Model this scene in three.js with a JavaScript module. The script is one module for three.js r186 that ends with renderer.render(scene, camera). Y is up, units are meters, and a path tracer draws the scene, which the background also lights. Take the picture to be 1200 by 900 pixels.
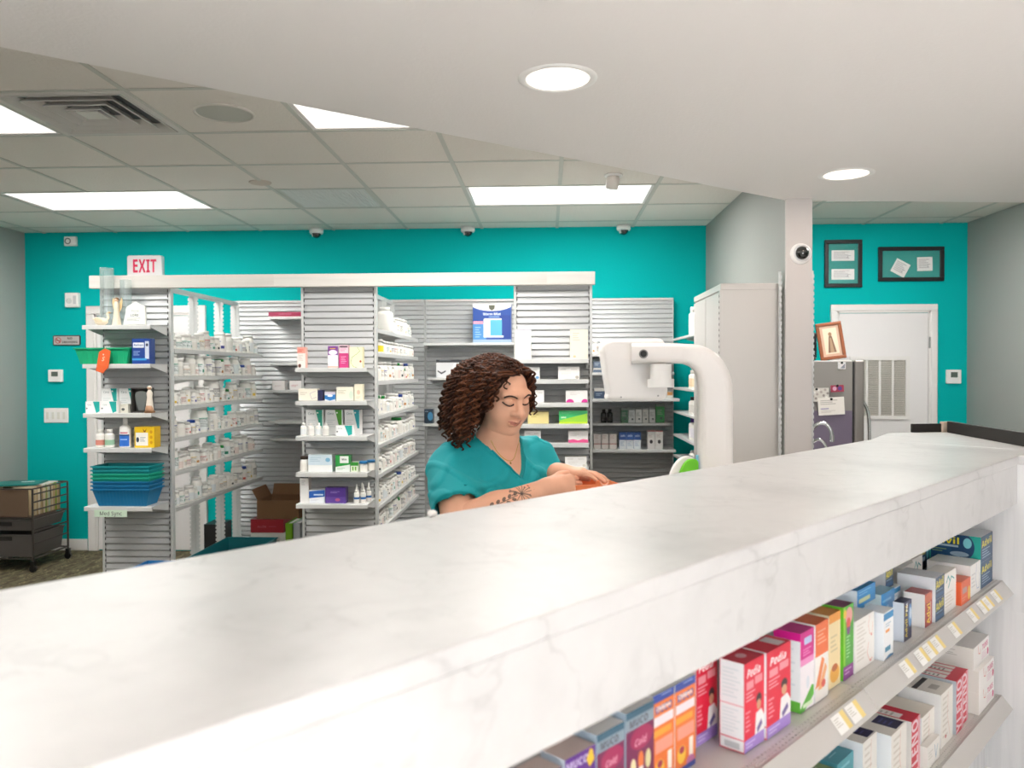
import * as THREE from 'three';
import { RoundedBoxGeometry } from 'three/addons/geometries/RoundedBoxGeometry.js';
import { mergeGeometries, toCreasedNormals } from 'three/addons/utils/BufferGeometryUtils.js';
import { RectAreaLightUniformsLib } from 'three/addons/lights/RectAreaLightUniformsLib.js';

// ---------------------------------------------------------------- camera, daylight, exposure
RectAreaLightUniformsLib.init();
const scene = new THREE.Scene();
const camera = new THREE.PerspectiveCamera(50.69, 4 / 3, 0.05, 60);
camera.position.set(0, 1.48, 0);
camera.focus = 3.6; camera.userData.fStop = 3.2;
camera.up.set(0.0026, 0.99989, -0.01477);
camera.lookAt(-0.04346, 1.48 - 0.01464, -0.99895);
const renderer = new THREE.WebGLRenderer({ antialias: true });
renderer.toneMapping = THREE.LinearToneMapping;
renderer.toneMappingExposure = 1.13;
renderer.shadowMap.enabled = true;
scene.background = new THREE.Color(0.80, 0.90, 1.0);          // overcast daylight outside the shop front
scene.backgroundIntensity = 1.6;
const LAMP = 17, DOWN = 27, DAY = 1.9, SUN = 54;                 // troffers, downlights, shop-front daylight, sun put in to bounce off the public floor
{
  const sun = new THREE.DirectionalLight(new THREE.Color(1.0, 0.98, 0.97), SUN);  // unseen direct beam, added so its floor patch brightens the soffit
  sun.position.set(2.4, 6.5, 12.0); sun.target.position.set(0.6, 0, 2.6); sun.name = 'sun'; sun.castShadow = true;
  Object.assign(sun.shadow.camera, { left: -6, right: 6, top: 6, bottom: -6, near: 0.5, far: 30 }); sun.shadow.mapSize.set(2048, 2048);
  scene.add(sun, sun.target);
  const day = new THREE.RectAreaLight(new THREE.Color(0.88, 0.94, 1.0), DAY, 4.0, 1.78);
  day.position.set(0.85, 1.46, 4.44); day.lookAt(0.85, 1.46, -5); day.name = 'shop_front_daylight'; day.castShadow = true;
  scene.add(day);
}

// ---------------------------------------------------------------- helpers
let seed = 20240611;
const rnd = () => { seed = (seed * 1664525 + 1013904223) >>> 0; return seed / 4294967296; };
const rr = (a, b) => a + (b - a) * rnd();
const pick = a => a[Math.floor(rnd() * a.length)];
const taken = new Map();
function numbered(n) { const k = taken.get(n) || 0; taken.set(n, k + 1); return k ? n + '_' + String(k).padStart(3, '0') : n; }
function shade(o) { o.traverse(m => { if (m.isMesh) { m.castShadow = true; m.receiveShadow = true; } }); return o; }
function part(name, geo, mat, parent, p, r) {
  const m = new THREE.Mesh(geo, mat); m.name = name; m.castShadow = m.receiveShadow = true;
  if (p) m.position.set(p[0], p[1], p[2]); if (r) m.rotation.set(r[0], r[1], r[2]);
  parent.add(m); return m;
}
function thing(name, label, category, p = [0, 0, 0], turn = 0, group) {
  const o = new THREE.Group(); o.name = numbered(name); o.position.set(p[0], p[1] + (p[1] ? 0.0008 : 0), p[2]); o.rotation.y = turn;
  o.userData = { label, category }; if (group) o.userData.group = group; scene.add(o); return o;
}
function solo(name, geo, mat, label, category, p, turn = 0, group) {
  const o = new THREE.Mesh(geo, mat); o.name = numbered(name); o.castShadow = o.receiveShadow = true;
  o.position.set(p[0], p[1] + (p[1] ? 0.0008 : 0), p[2]); o.rotation.y = turn;
  o.userData = { label, category }; if (group) o.userData.group = group; scene.add(o); return o;
}
function struct(name, label, p = [0, 0, 0]) { const o = new THREE.Group(); o.name = name; o.position.set(...p); o.userData = { kind: 'structure', label }; scene.add(o); return o; }
const cache = new Map();
const memo = (k, f) => { if (!cache.has(k)) cache.set(k, f()); return cache.get(k); };
// corner-anchored box between two opposite corners
function bx(x0, y0, z0, x1, y1, z1) { const g = new THREE.BoxGeometry(Math.abs(x1 - x0), Math.abs(y1 - y0), Math.abs(z1 - z0)); g.translate((x0 + x1) / 2, (y0 + y1) / 2, (z0 + z1) / 2); return metreUV(g); }
function rb(w, h, d, r = 0.004, s = 2) { return memo('rb' + [w, h, d, r, s], () => new RoundedBoxGeometry(w, h, d, s, r)); }
function rbAt(x0, y0, z0, x1, y1, z1, r = 0.004) { const g = new RoundedBoxGeometry(x1 - x0, y1 - y0, z1 - z0, 2, r); g.translate((x0 + x1) / 2, (y0 + y1) / 2, (z0 + z1) / 2); return g; }
function cyl(r0, r1, h, n = 20) { return memo('cy' + [r0, r1, h, n], () => { const g = new THREE.CylinderGeometry(r1, r0, h, n); g.translate(0, h / 2, 0); return g; }); }
function lathe(pts, n = 20) { return new THREE.LatheGeometry(pts.map(p => new THREE.Vector2(p[0], p[1])), n); }
function tube(pts, r, seg = 24, n = 8, closed = false) { return new THREE.TubeGeometry(new THREE.CatmullRomCurve3(pts.map(p => new THREE.Vector3(...p)), closed), seg, r, n, closed); }
function bar(a, b, r, n = 8) { const A = new THREE.Vector3(...a), B = new THREE.Vector3(...b), d = B.clone().sub(A), g = new THREE.CylinderGeometry(r, r, d.length(), n); g.applyQuaternion(new THREE.Quaternion().setFromUnitVectors(new THREE.Vector3(0, 1, 0), d.normalize())); g.translate((A.x + B.x) / 2, (A.y + B.y) / 2, (A.z + B.z) / 2); return g; }
function poly(pts) { const s = new THREE.Shape(); pts.forEach((p, i) => i ? s.lineTo(p[0], p[1]) : s.moveTo(p[0], p[1])); s.closePath(); return s; }
function extr(shape, d, bevel = 0, seg = 1) { return new THREE.ExtrudeGeometry(shape, { depth: d - 2 * bevel, bevelEnabled: bevel > 0, bevelThickness: bevel, bevelSize: bevel, bevelOffset: -bevel, bevelSegments: seg, curveSegments: 12 }).translate(0, 0, bevel); }
function rrect(w, h, r) { const s = new THREE.Shape(), x = -w / 2, y = -h / 2; s.moveTo(x + r, y); s.lineTo(x + w - r, y); s.absarc(x + w - r, y + r, r, -Math.PI / 2, 0); s.lineTo(x + w, y + h - r); s.absarc(x + w - r, y + h - r, r, 0, Math.PI / 2); s.lineTo(x + r, y + h); s.absarc(x + r, y + h - r, r, Math.PI / 2, Math.PI); s.lineTo(x, y + r); s.absarc(x + r, y + r, r, Math.PI, Math.PI * 1.5); return s; }
function merge(list) { return mergeGeometries(list.map(g => { const q = g.index ? g.toNonIndexed() : g; for (const k of Object.keys(q.attributes)) if (!['position', 'normal', 'uv'].includes(k)) q.deleteAttribute(k); return q; })); }
// uv in metres by the dominant direction of each face
function metreUV(g) {
  const q = g.index ? g.toNonIndexed() : g, P = q.attributes.position, uv = new Float32Array(P.count * 2), a = new THREE.Vector3(), b = new THREE.Vector3(), c = new THREE.Vector3();
  for (let i = 0; i < P.count; i += 3) {
    a.fromBufferAttribute(P, i); b.fromBufferAttribute(P, i + 1); c.fromBufferAttribute(P, i + 2);
    const n = b.clone().sub(a).cross(c.clone().sub(a)), ax = Math.abs(n.x), ay = Math.abs(n.y), az = Math.abs(n.z);
    [a, b, c].forEach((v, k) => { const u = ay >= ax && ay >= az ? [v.x, v.z] : ax >= az ? [v.z, v.y] : [v.x, v.y]; uv[(i + k) * 2] = u[0]; uv[(i + k) * 2 + 1] = u[1]; });
  }
  q.setAttribute('uv', new THREE.BufferAttribute(uv, 2)); return q;
}
// tiling value noise for textures
function makeNoise(n, s) {
  let t = s; const r = () => { t = (t * 1664525 + 1013904223) >>> 0; return t / 4294967296; };
  const g = new Float32Array(n * n).map(() => r());
  return (x, y) => { const X = ((x % 1) + 1) % 1 * n, Y = ((y % 1) + 1) % 1 * n, i = Math.floor(X), j = Math.floor(Y), u = X - i, v = Y - j, a = u * u * (3 - 2 * u), b = v * v * (3 - 2 * v), I = (i + 1) % n, J = (j + 1) % n; return (g[j % n * n + i % n] * (1 - a) + g[j % n * n + I] * a) * (1 - b) + (g[J * n + i % n] * (1 - a) + g[J * n + I] * a) * b; };
}
function fbmSet(base, oct, s) { const ns = []; for (let k = 0; k < oct; k++) ns.push(makeNoise(base << k, s + 77 * k)); return (x, y) => { let v = 0, a = 0.5, t = 0; ns.forEach(f => { v += a * f(x, y); t += a; a *= 0.5; }); return v / t; }; }
function pixTex(W, H, fn, srgb, size) {
  const d = new Uint8Array(W * H * 4);
  for (let j = 0; j < H; j++) for (let i = 0; i < W; i++) { const c = fn(i / W, j / H), k = (j * W + i) * 4; d[k] = c[0] * 255; d[k + 1] = c[1] * 255; d[k + 2] = c[2] * 255; d[k + 3] = 255; }
  const t = new THREE.DataTexture(d, W, H); t.magFilter = THREE.LinearFilter; t.minFilter = THREE.LinearMipmapLinearFilter; t.generateMipmaps = true; t.wrapS = t.wrapT = THREE.RepeatWrapping;
  if (srgb) t.colorSpace = THREE.SRGBColorSpace; if (size) t.repeat.set(1 / size[0], 1 / size[1]); t.needsUpdate = true; return t;
}
const mix = (a, b, t) => a.map((v, i) => v + (b[i] - v) * t);
const clamp = (v, a = 0, b = 1) => Math.min(b, Math.max(a, v));
const mat = (c, rough = 0.6, o = {}) => new THREE.MeshStandardMaterial({ color: c, roughness: rough, ...o });

// ---------------------------------------------------------------- materials
const nA = fbmSet(4, 5, 11), nB = fbmSet(8, 4, 91), nC = fbmSet(32, 3, 5), nD = fbmSet(3, 6, 303);
const marbleMap = pixTex(1024, 1024, (x, y) => {
  const wx = x + 0.22 * (nA(x, y) - 0.5), wy = y + 0.22 * (nA(x + 0.37, y + 0.61) - 0.5);
  const r1 = 1 - Math.abs(2 * nD(wx, wy) - 1), r2 = 1 - Math.abs(2 * nB(wx + 0.2, wy + 0.5) - 1);
  const m = clamp(nA(x + 0.5, y) * 1.7 - 0.45);
  const v = clamp((r1 - 0.90) * 9) * m * 0.20 + clamp((r2 - 0.92) * 11) * m * 0.24 + clamp((nD(x + .3, y + .7) - 0.5) * 2.2) * 0.20 + 0.05 * nC(x, y);
  return mix([0.825, 0.822, 0.82], [0.45, 0.447, 0.445], clamp(v));
}, true, [0.75, 0.75]);
const marbleMat = new THREE.MeshPhysicalMaterial({ color: 0xffffff, map: marbleMap, roughness: 0.34, clearcoat: 0.15, clearcoatRoughness: 0.3 });
const woodMap = pixTex(512, 512, (x, y) => { const g = nC(x * 1.0 + 0.02 * nA(x, y), y * 0.04) * 0.6 + nB(x * 2, y * 0.06) * 0.4; return mix([0.85, 0.85, 0.855], [0.95, 0.95, 0.95], clamp(g * 1.6 - 0.3)); }, true, [0.6, 0.6]);
const greyWood = new THREE.MeshStandardMaterial({ map: woodMap, roughness: 0.55 });
const headMap = pixTex(512, 256, (x, y) => mix([0.80, 0.775, 0.745], [0.88, 0.86, 0.835], clamp(nB(x * 0.25, y * 2) * 1.6 - 0.3)), true, [1.6, 0.4]);
const paleWood = new THREE.MeshStandardMaterial({ map: headMap, roughness: 0.6 });
const wallBump = pixTex(256, 256, (x, y) => { const v = nC(x, y); return [v, v, v]; }, false, [0.25, 0.25]);
const tealMat = new THREE.MeshPhysicalMaterial({ color: 0x00b2af, roughness: 0.75, specularIntensity: 0.2, bumpMap: wallBump, bumpScale: 0.0006 });
const vinylMat = mat(0xe8e5e2, 0.5);
const greyWall = mat(0x9d9f9b, 0.7, { bumpMap: wallBump, bumpScale: 0.0006 });
const soffitMat = mat(0xf3efec, 0.75, { bumpMap: wallBump, bumpScale: 0.0006 });
const tileBump = pixTex(256, 256, (x, y) => { const v = clamp(nC(x, y) * 1.6 - 0.3); return [v, v, v]; }, false, [0.3, 0.3]);
const tileMat = mat(0xe2dcd4, 0.9, { bumpMap: tileBump, bumpScale: 0.0012 });
const runnerMat = mat(0xc4c4bc, 0.6);
const trimMat = mat(0xe6e2df, 0.45);
const carpetMap = pixTex(512, 512, (x, y) => { const a = nC(x, y * 0.3), b = nB(x * 2, y), c = nC(x * 2, y * 2); return mix(mix([0.25, 0.21, 0.15], [0.42, 0.40, 0.29], clamp(a * 1.7 - 0.35)), [0.62, 0.58, 0.42], clamp(b * c * 4 - 1.2)); }, true, [0.5, 0.5]);
const carpetMat = new THREE.MeshStandardMaterial({ map: carpetMap, roughness: 0.95, bumpMap: tileBump, bumpScale: 0.003 });
const slatMat = mat(0xbcbdbe, 0.38, { metalness: 0.15 });
const steelMat = mat(0xcfd0cf, 0.42, { metalness: 0.2 });
const shelfMat = mat(0xd4d4d2, 0.4, { metalness: 0.15 });
const cabinetMat = mat(0xc4bfba, 0.32, { metalness: 0.1 });
const slotMat = mat(0x2a2a2a, 0.8);
const whitePlastic = mat(0xf2f0ed, 0.35);
const bottleMat = mat(0xf1eee8, 0.42);
const capMat = mat(0xf6f4f0, 0.5);
const darkMat = mat(0x1e1a17, 0.6);
const blackMat = mat(0x121212, 0.3);
const chrome = mat(0xdedede, 0.12, { metalness: 1 });
const blackGloss = new THREE.MeshPhysicalMaterial({ color: 0x080808, roughness: 0.08, clearcoat: 1 });
const glassMat = new THREE.MeshPhysicalMaterial({ color: 0xffffff, transmission: 1, roughness: 0.03, thickness: 0, ior: 1.45 });
const clearPlastic = new THREE.MeshPhysicalMaterial({ color: 0xf2f6f6, transmission: 0.92, roughness: 0.12, thickness: 0, ior: 1.45 });

// ---------------------------------------------------------------- printed cartons: one sheet of artwork
const SHEET = 2048, sheet = document.createElement('canvas'); sheet.width = sheet.height = SHEET;
const ctx = sheet.getContext('2d'); ctx.fillStyle = '#ffffff'; ctx.fillRect(0, 0, SHEET, SHEET);
let sx = 2, sy = 2, sh = 0;
function cell(w, h, draw) {
  if (sx + w + 4 > SHEET) { sx = 2; sy += sh + 4; sh = 0; }
  const x = sx, y = sy; sx += w + 4; sh = Math.max(sh, h);
  if (sy + sh > SHEET) throw new Error('sheet full');
  ctx.save(); ctx.beginPath(); ctx.rect(x - 2, y - 2, w + 4, h + 4); ctx.clip(); ctx.translate(x, y); draw(ctx, w, h); ctx.restore();
  return [(x + 0.5) / SHEET, 1 - (y + h - 0.5) / SHEET, (x + w - 0.5) / SHEET, 1 - (y + 0.5) / SHEET];
}
const flat = c => memo('flat' + c, () => cell(6, 6, (g, w, h) => { g.fillStyle = c; g.fillRect(-2, -2, w + 4, h + 4); }));
// artwork from a list of strokes in 0..1 units: r rectangle, t text, c disc, p polygon, l faint text lines
function art(w, h, bg, ops = []) {
  return cell(w, h, (g, W, H) => {
    g.fillStyle = bg; g.fillRect(-2, -2, W + 4, H + 4);
    for (const o of ops) {
      const k = o[0];
      if (k === 'r') { g.fillStyle = o[5]; g.fillRect(o[1] * W, o[2] * H, o[3] * W, o[4] * H); }
      if (k === 'c') { g.fillStyle = o[5]; g.beginPath(); g.ellipse(o[1] * W, o[2] * H, o[3] * W, o[4] * H, 0, 0, 7); g.fill(); }
      if (k === 'p') { g.fillStyle = o[2]; g.beginPath(); o[1].forEach((q, i) => i ? g.lineTo(q[0] * W, q[1] * H) : g.moveTo(q[0] * W, q[1] * H)); g.closePath(); g.fill(); }
      if (k === 's') { g.strokeStyle = o[2]; g.lineWidth = o[3] * W; g.beginPath(); o[1].forEach((q, i) => i ? g.lineTo(q[0] * W, q[1] * H) : g.moveTo(q[0] * W, q[1] * H)); g.stroke(); }
      if (k === 'l') { g.fillStyle = o[5]; for (let i = 0; i < o[6]; i++) g.fillRect(o[1] * W, (o[2] + o[4] * i / o[6]) * H, o[3] * W * (0.65 + 0.35 * ((i * 7 + 3) % 5) / 4), Math.max(1, o[4] / o[6] * H * 0.38)); }
      if (k === 't') { g.save(); g.translate(o[2] * W, o[3] * H); if (o[7]) g.rotate(o[7]); if (o[8]) g.scale(o[8], 1); g.fillStyle = o[5]; g.font = (o[6] || 'bold') + ' ' + Math.round(o[4] * H) + 'px sans-serif'; g.textAlign = 'center'; g.textBaseline = 'middle'; g.fillText(o[1], 0, 0); g.restore(); }
    }
  });
}
const sheetTex = new THREE.CanvasTexture(sheet); sheetTex.colorSpace = THREE.SRGBColorSpace; sheetTex.anisotropy = 8;
const cartonMat = new THREE.MeshPhysicalMaterial({ map: sheetTex, roughness: 0.42, clearcoat: 0.2, clearcoatRoughness: 0.3 });
// a carton: base centred on x and z, standing on y = 0; faces: front +z, side -x (o.left) and +x (o.right), top
function carton(w, h, d, o) {
  const g = new THREE.BoxGeometry(w, h, d); g.translate(0, h / 2, 0);
  const f = [o.right || o.side, o.left || o.side, o.top || o.side, flat('#ddd'), o.front, o.back || o.side], uv = g.attributes.uv;
  for (let k = 0; k < 6; k++) { const c = typeof f[k] === 'string' ? flat(f[k]) : f[k]; for (let i = 0; i < 4; i++) { const q = k * 4 + i; uv.setXY(q, c[0] + (c[2] - c[0]) * uv.getX(q), c[1] + (c[3] - c[1]) * uv.getY(q)); } }
  return g;
}
// uv of a flat face in [-w/2..w/2] x [-h/2..h/2] onto a cell
function printed(w, h, c) { const g = new THREE.PlaneGeometry(w, h), uv = g.attributes.uv; for (let i = 0; i < 4; i++) uv.setXY(i, c[0] + (c[2] - c[0]) * uv.getX(i), c[1] + (c[3] - c[1]) * uv.getY(i)); return g; }
const ORD = ['first', 'second', 'third', 'fourth', 'fifth', 'sixth', 'seventh', 'eighth', 'ninth', 'tenth', 'eleventh', 'twelfth', 'thirteenth', 'fourteenth', 'fifteenth', 'sixteenth', 'seventeenth', 'eighteenth', 'nineteenth', 'twentieth', 'twenty-first', 'twenty-second', 'twenty-third', 'twenty-fourth', 'twenty-fifth', 'twenty-sixth', 'twenty-seventh', 'twenty-eighth', 'twenty-ninth', 'thirtieth'];
// ================================================================ the room
const XL = -4.36, XR = 3.34, ZB = -6.61, ZF = 4.5, HC = 2.653, HS = 2.40;      // left, right, back, shop front, ceiling, soffit
{ const f = struct('floor', 'olive brown flecked carpet behind the counter, pale vinyl before it');
  const cut = [[XL - 0.15, 0.2], [-1.76, 0.2], [1.64, -3.74], [XR + 0.15, -3.74]];   // the two coverings meet under the counter
  const slab = pts => { const g = new THREE.ExtrudeGeometry(poly(pts.map(([x, z]) => [x, -z])), { depth: 0.1, bevelEnabled: false }); g.rotateX(-Math.PI / 2); g.translate(0, -0.1, 0); return metreUV(g); };
  part('carpet', slab([[XL - 0.15, ZB - 0.15], ...cut, [XR + 0.15, ZB - 0.15]]), carpetMat, f); part('vinyl', slab([[XL - 0.15, ZF + 0.15], ...cut, [XR + 0.15, ZF + 0.15]]), vinylMat, f); }
part('teal_plaster', bx(XL - 0.15, 0, ZB - 0.14, XR + 0.15, HC + 0.1, ZB), tealMat, struct('wall_back', 'teal painted back wall'));
part('plaster', bx(XL - 0.14, 0, ZB - 0.14, XL, HC + 0.1, ZF + 0.14), greyWall, struct('wall_left', 'pale grey side wall beside the file cart'));
part('plaster', bx(XR, 0, ZB - 0.14, XR + 0.14, HC + 0.1, ZF + 0.14), greyWall, struct('wall_right', 'pale grey side wall beside the louvred door'));
{ // shop front behind the camera: wall with a wide glazed opening
  const s = struct('wall_front', 'shop front wall with a wide window');
  part('plaster', merge([bx(XL, 0, ZF, XR, 0.5, ZF + 0.14), bx(XL, 2.36, ZF, XR, HC + 0.1, ZF + 0.14), bx(XL, 0.5, ZF, -1.15, 2.36, ZF + 0.14), bx(2.85, 0.5, ZF, XR, 2.36, ZF + 0.14)]), greyWall, s);
  const w = struct('window_1', 'wide shop front window with slim white mullions');
  for (let k = 0; k < 3; k++) part('pane', bx(-1.15 + k * 1.3333, 0.5, ZF + 0.06, -1.15 + (k + 1) * 1.3333, 2.36, ZF + 0.064), glassMat, w);
  for (let k = 0; k < 4; k++) part('mullion', bx(-1.17 + k * 1.3333, 0.5, ZF + 0.03, -1.13 + k * 1.3333, 2.36, ZF + 0.1), trimMat, w);
}
{ // partition that ends in a square white post face
  const s = struct('wall_partition', 'pale partition wall ending in a white post face');
  part('plaster', bx(1.28, 0, ZB, 1.41, HC + 0.05, -4.42), greyWall, s);
  part('end_board', bx(1.276, 0, -4.42, 1.414, HS, -4.40), mat(0xc8c2bf, 0.5), s);
  for (const [x, z] of [[1.262, -4.46], [1.425, -4.43]]) {                         // slotted standards
    const list = [bx(x - 0.006, 0.05, z - 0.012, x + 0.006, 2.02, z)];
    for (let k = 0; k < 62; k++) list.push(bx(x - 0.006, 0.06 + k * 0.0315, z, x + 0.006, 0.078 + k * 0.0315, z + 0.012));
    part('slotted_standard', merge(list), steelMat, s);
  }
}
// soffit over the public side: its edge runs diagonally above the counter and then along the wing
{
  const s = struct('ceiling_soffit', 'smooth off-white lowered ceiling over the counter');
  const pts = [[XL, -0.02], [1.288, -4.443], [1.414, -4.452], [XR, -4.65], [XR, ZF], [XL, ZF]];
  const g = new THREE.ExtrudeGeometry(poly(pts.map(([x, z]) => [x, -z])), { depth: 0.245, bevelEnabled: false }); g.rotateX(-Math.PI / 2); g.translate(0, HS, 0);
  part('plasterboard', metreUV(g), soffitMat, s);
}
const soffitZ = x => x < 1.288 ? -0.02 + (x - XL) * (-4.423 / 5.648) : -4.443 - (x - 1.288) * 0.1;
// suspended ceiling
const GX = -3.578, GZ = -3.909, T = 0.61;
const ceilingS = struct('ceiling', 'suspended ceiling of square mineral tiles in a metal grid');
const lightsAt = [[0, 2, 2], [5, 2, 2], [0, -1, 2], [4, -1, 2], [9, 1, -2]];   // column, row (away from the camera), length along x (negative: along depth)
const isLight = (i, j) => lightsAt.some(([a, b, l]) => l > 0 ? j === b && i >= a && i < a + l : i === a && j >= b && j < b - l);
part('ceiling_slab', bx(XL - 0.15, HC + 0.05, ZB - 0.15, XR + 0.15, HC + 0.15, ZF + 0.15), tileMat, ceilingS);
const seen = (x0, x1, zFar) => zFar < Math.max(soffitZ(Math.max(XL, x0)), soffitZ(Math.min(XR, x1))) + 0.02;
for (let i = -2; i < 12; i++) for (let j = -7; j < 5; j++) {
  const x0 = Math.max(XL, GX + i * T), x1 = Math.min(XR, GX + (i + 1) * T), z1 = GZ - j * T, z0 = Math.max(ZB, GZ - (j + 1) * T);
  if (x1 - x0 < 0.03 || !seen(x0, x1, z0)) continue;
  if (isLight(i, j) || (i === 2 && j === -1) || (i === 3 && j === 2)) continue;
  const w = x1 - x0 - 0.006, d = z1 - z0 - 0.006;
  part('ceiling_tile', memo('tile' + w.toFixed(3) + d.toFixed(3), () => metreUV(new RoundedBoxGeometry(w, 0.016, d, 1, 0.003))), tileMat, ceilingS, [(x0 + x1) / 2, HC + 0.010, (z0 + z1) / 2]);
}
const spans = (a, b, holes) => { const out = []; let s = a; for (const [p, q] of holes.sort((m, n) => m[0] - n[0])) { if (p >= b || q <= a) continue; if (p > s + 0.01) out.push([s, p]); s = q; } if (b > s + 0.01) out.push([s, b]); return out; };
for (let i = -1; i < 12; i++) { const x = GX + i * T; const zn = Math.max(ZB + 0.1, Math.min(0, soffitZ(x) + 0.02)); if (x < XR && x > XL) spans(ZB, zn, lightsAt.filter(([a, , l]) => l > 0 && i > a && i < a + l).map(([, b]) => [GZ - (b + 1) * T, GZ - b * T])).forEach(([a, b]) => part('grid_runner', bx(x - 0.012, HC - 0.003, a, x + 0.012, HC, b), runnerMat, ceilingS)); }
for (let j = -6; j < 5; j++) {
  const z = GZ - j * T; let xe = XR; if (z > -4.44) xe = Math.min(1.28, XL + (z + 0.02) / (-4.423 / 5.648) + 0.03);
  if (xe > XL + 0.1 && z > ZB) spans(XL, xe, lightsAt.filter(([, b, l]) => l < 0 && j > b && j < b - l).map(([a]) => [GX + a * T, GX + (a + 1) * T])).forEach(([a, b]) => part('grid_runner', bx(a, HC - 0.002, z - 0.012, b, HC + 0.0005, z + 0.012), runnerMat, ceilingS));
}
// recessed troffers: frame, lens that glows, and the light just under it
const lensMat = new THREE.MeshStandardMaterial({ color: 0xffffff, emissive: 0xfffdf8, emissiveIntensity: 1.15, roughness: 0.6 });
const lightNames = ['above the open left aisle beyond the air vent', 'nearest the teal wall, above the middle gondolas', 'beside the square air vent, cut by the frame', 'partly hidden by the diagonal soffit edge', 'in the alcove before the louvred door'];
lightsAt.forEach(([i, j, l], k) => {
  const nx = l > 0 ? l : 1, nz = l > 0 ? 1 : -l, x0 = GX + i * T, z1 = GZ - j * T, w = nx * T, d = nz * T, cx = x0 + w / 2, cz = z1 - d / 2;
  const o = thing('ceiling_light_panel', 'white rectangular ceiling light panel ' + lightNames[k], 'ceiling light', [cx, HC, cz]);
  part('frame', merge([bx(-w / 2 + 0.01, 0.001, -d / 2 + 0.01, w / 2 - 0.01, 0.03, -d / 2 + 0.03), bx(-w / 2 + 0.01, 0.001, d / 2 - 0.03, w / 2 - 0.01, 0.03, d / 2 - 0.01), bx(-w / 2 + 0.01, 0.001, -d / 2 + 0.03, -w / 2 + 0.03, 0.03, d / 2 - 0.03), bx(w / 2 - 0.03, 0.001, -d / 2 + 0.03, w / 2 - 0.01, 0.03, d / 2 - 0.03)]), trimMat, o);
  part('lens', bx(-w / 2 + 0.03, 0.006, -d / 2 + 0.03, w / 2 - 0.03, 0.012, d / 2 - 0.03), lensMat, o);
  const L = new THREE.RectAreaLight(new THREE.Color(1.0, 0.98, 0.94), LAMP, w - 0.07, d - 0.07); L.name = 'panel_light'; L.position.set(0, -0.004, 0); L.rotation.x = -Math.PI / 2; L.castShadow = true; o.add(L);
});
// recessed downlights in the soffit; unseen public-side ones are added as bounce fill
for (const [x, z, where] of [[0.035, -2.56, 'above the marble counter'], [1.397, -3.865, 'near the white post'], [1.2, -1.34, 'added as fill over public side, first from counter'], [2.57, -2.64, 'added as fill over public side by side wall'], [2.3, -0.1, 'added as fill over public side before window'], [0.9, 1.3, 'added as fill over public side at window'], [-1.6, 1.4, 'added as fill over public side at front corner']]) {
  const o = thing('recessed_downlight', 'round recessed downlight with white trim ring ' + where, 'ceiling light', [x, HS, z]);
  part('trim_ring', lathe([[0.098, 0.004], [0.1, -0.004], [0.112, -0.007], [0.124, -0.003], [0.125, 0.002]], 40), whitePlastic, o);
  part('lens', new THREE.CylinderGeometry(0.1, 0.1, 0.004, 40), new THREE.MeshStandardMaterial({ color: 0xffffff, emissive: 0xfff4e2, emissiveIntensity: 1.6 }), o, [0, -0.001, 0]);
  const L = new THREE.RectAreaLight(new THREE.Color(1.0, 0.82, 0.70), DOWN, 0.17, 0.17); L.name = 'lamp'; L.position.set(0, -0.008, 0); L.rotation.x = -Math.PI / 2; L.castShadow = true; o.add(L);
}
{ // square supply diffuser, concentric louvres
  const o = thing('air_diffuser', 'square ceiling air diffuser with concentric louvres', 'air vent', [GX + 2.5 * T, HC, GZ + 0.5 * T]);
  part('duct_box', bx(-0.28, 0.034, -0.28, 0.28, 0.045, 0.28), mat(0x6a6a6c, 0.8), o);
  for (let k = 0; k < 4; k++) {
    const R = 0.262 - k * 0.062, Q = Math.SQRT2, pts = [[(R - 0.036) * Q, 0.026], [R * Q, -0.008], [(R + 0.006) * Q, -0.008], [(R + 0.006) * Q, -0.004], [(R - 0.03) * Q, 0.03]];
    const g = new THREE.LatheGeometry([...pts, pts[0]].map(p => new THREE.Vector2(...p)), 4); g.rotateY(Math.PI / 4); part('louvre_ring', toCreasedNormals(g, 0.3), mat(0xc6c2bc, 0.5), o);
  }
  part('centre_plate', bx(-0.05, -0.006, -0.05, 0.05, 0.0, 0.05), mat(0xd2cec8, 0.5), o);
  part('face_frame', merge([bx(-0.3, -0.005, -0.3, 0.3, 0, -0.272), bx(-0.3, -0.005, 0.272, 0.3, 0, 0.3), bx(-0.3, -0.005, -0.272, -0.272, 0, 0.272), bx(0.272, -0.005, -0.272, 0.3, 0, 0.272)]), mat(0xd2cec8, 0.5), o);
}
{ // perforated return grille
  const o = thing('return_grille', 'square perforated return air grille in the ceiling', 'air vent', [GX + 3.5 * T, HC, GZ - 2.5 * T]);
  part('frame', merge([bx(-0.3, 0, -0.3, 0.3, 0.012, -0.275), bx(-0.3, 0, 0.275, 0.3, 0.012, 0.3), bx(-0.3, 0, -0.275, -0.275, 0.012, 0.275), bx(0.275, 0, -0.275, 0.3, 0.012, 0.275)]), runnerMat, o);
  const list = []; for (let k = 0; k <= 26; k++) { const a = -0.275 + k * 0.55 / 26; list.push(bx(a - 0.005, 0.001, -0.275, a + 0.005, 0.004, 0.275), bx(-0.275, 0.0012, a - 0.005, 0.275, 0.0042, a + 0.005)); }
  const m = part('perforated_sheet', merge(list), mat(0xdadad6, 0.5), o); m.userData.kind = 'stuff';
  part('duct_box', bx(-0.27, 0.02, -0.27, 0.27, 0.04, 0.27), mat(0xa2a29e, 0.8), o);
}
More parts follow.
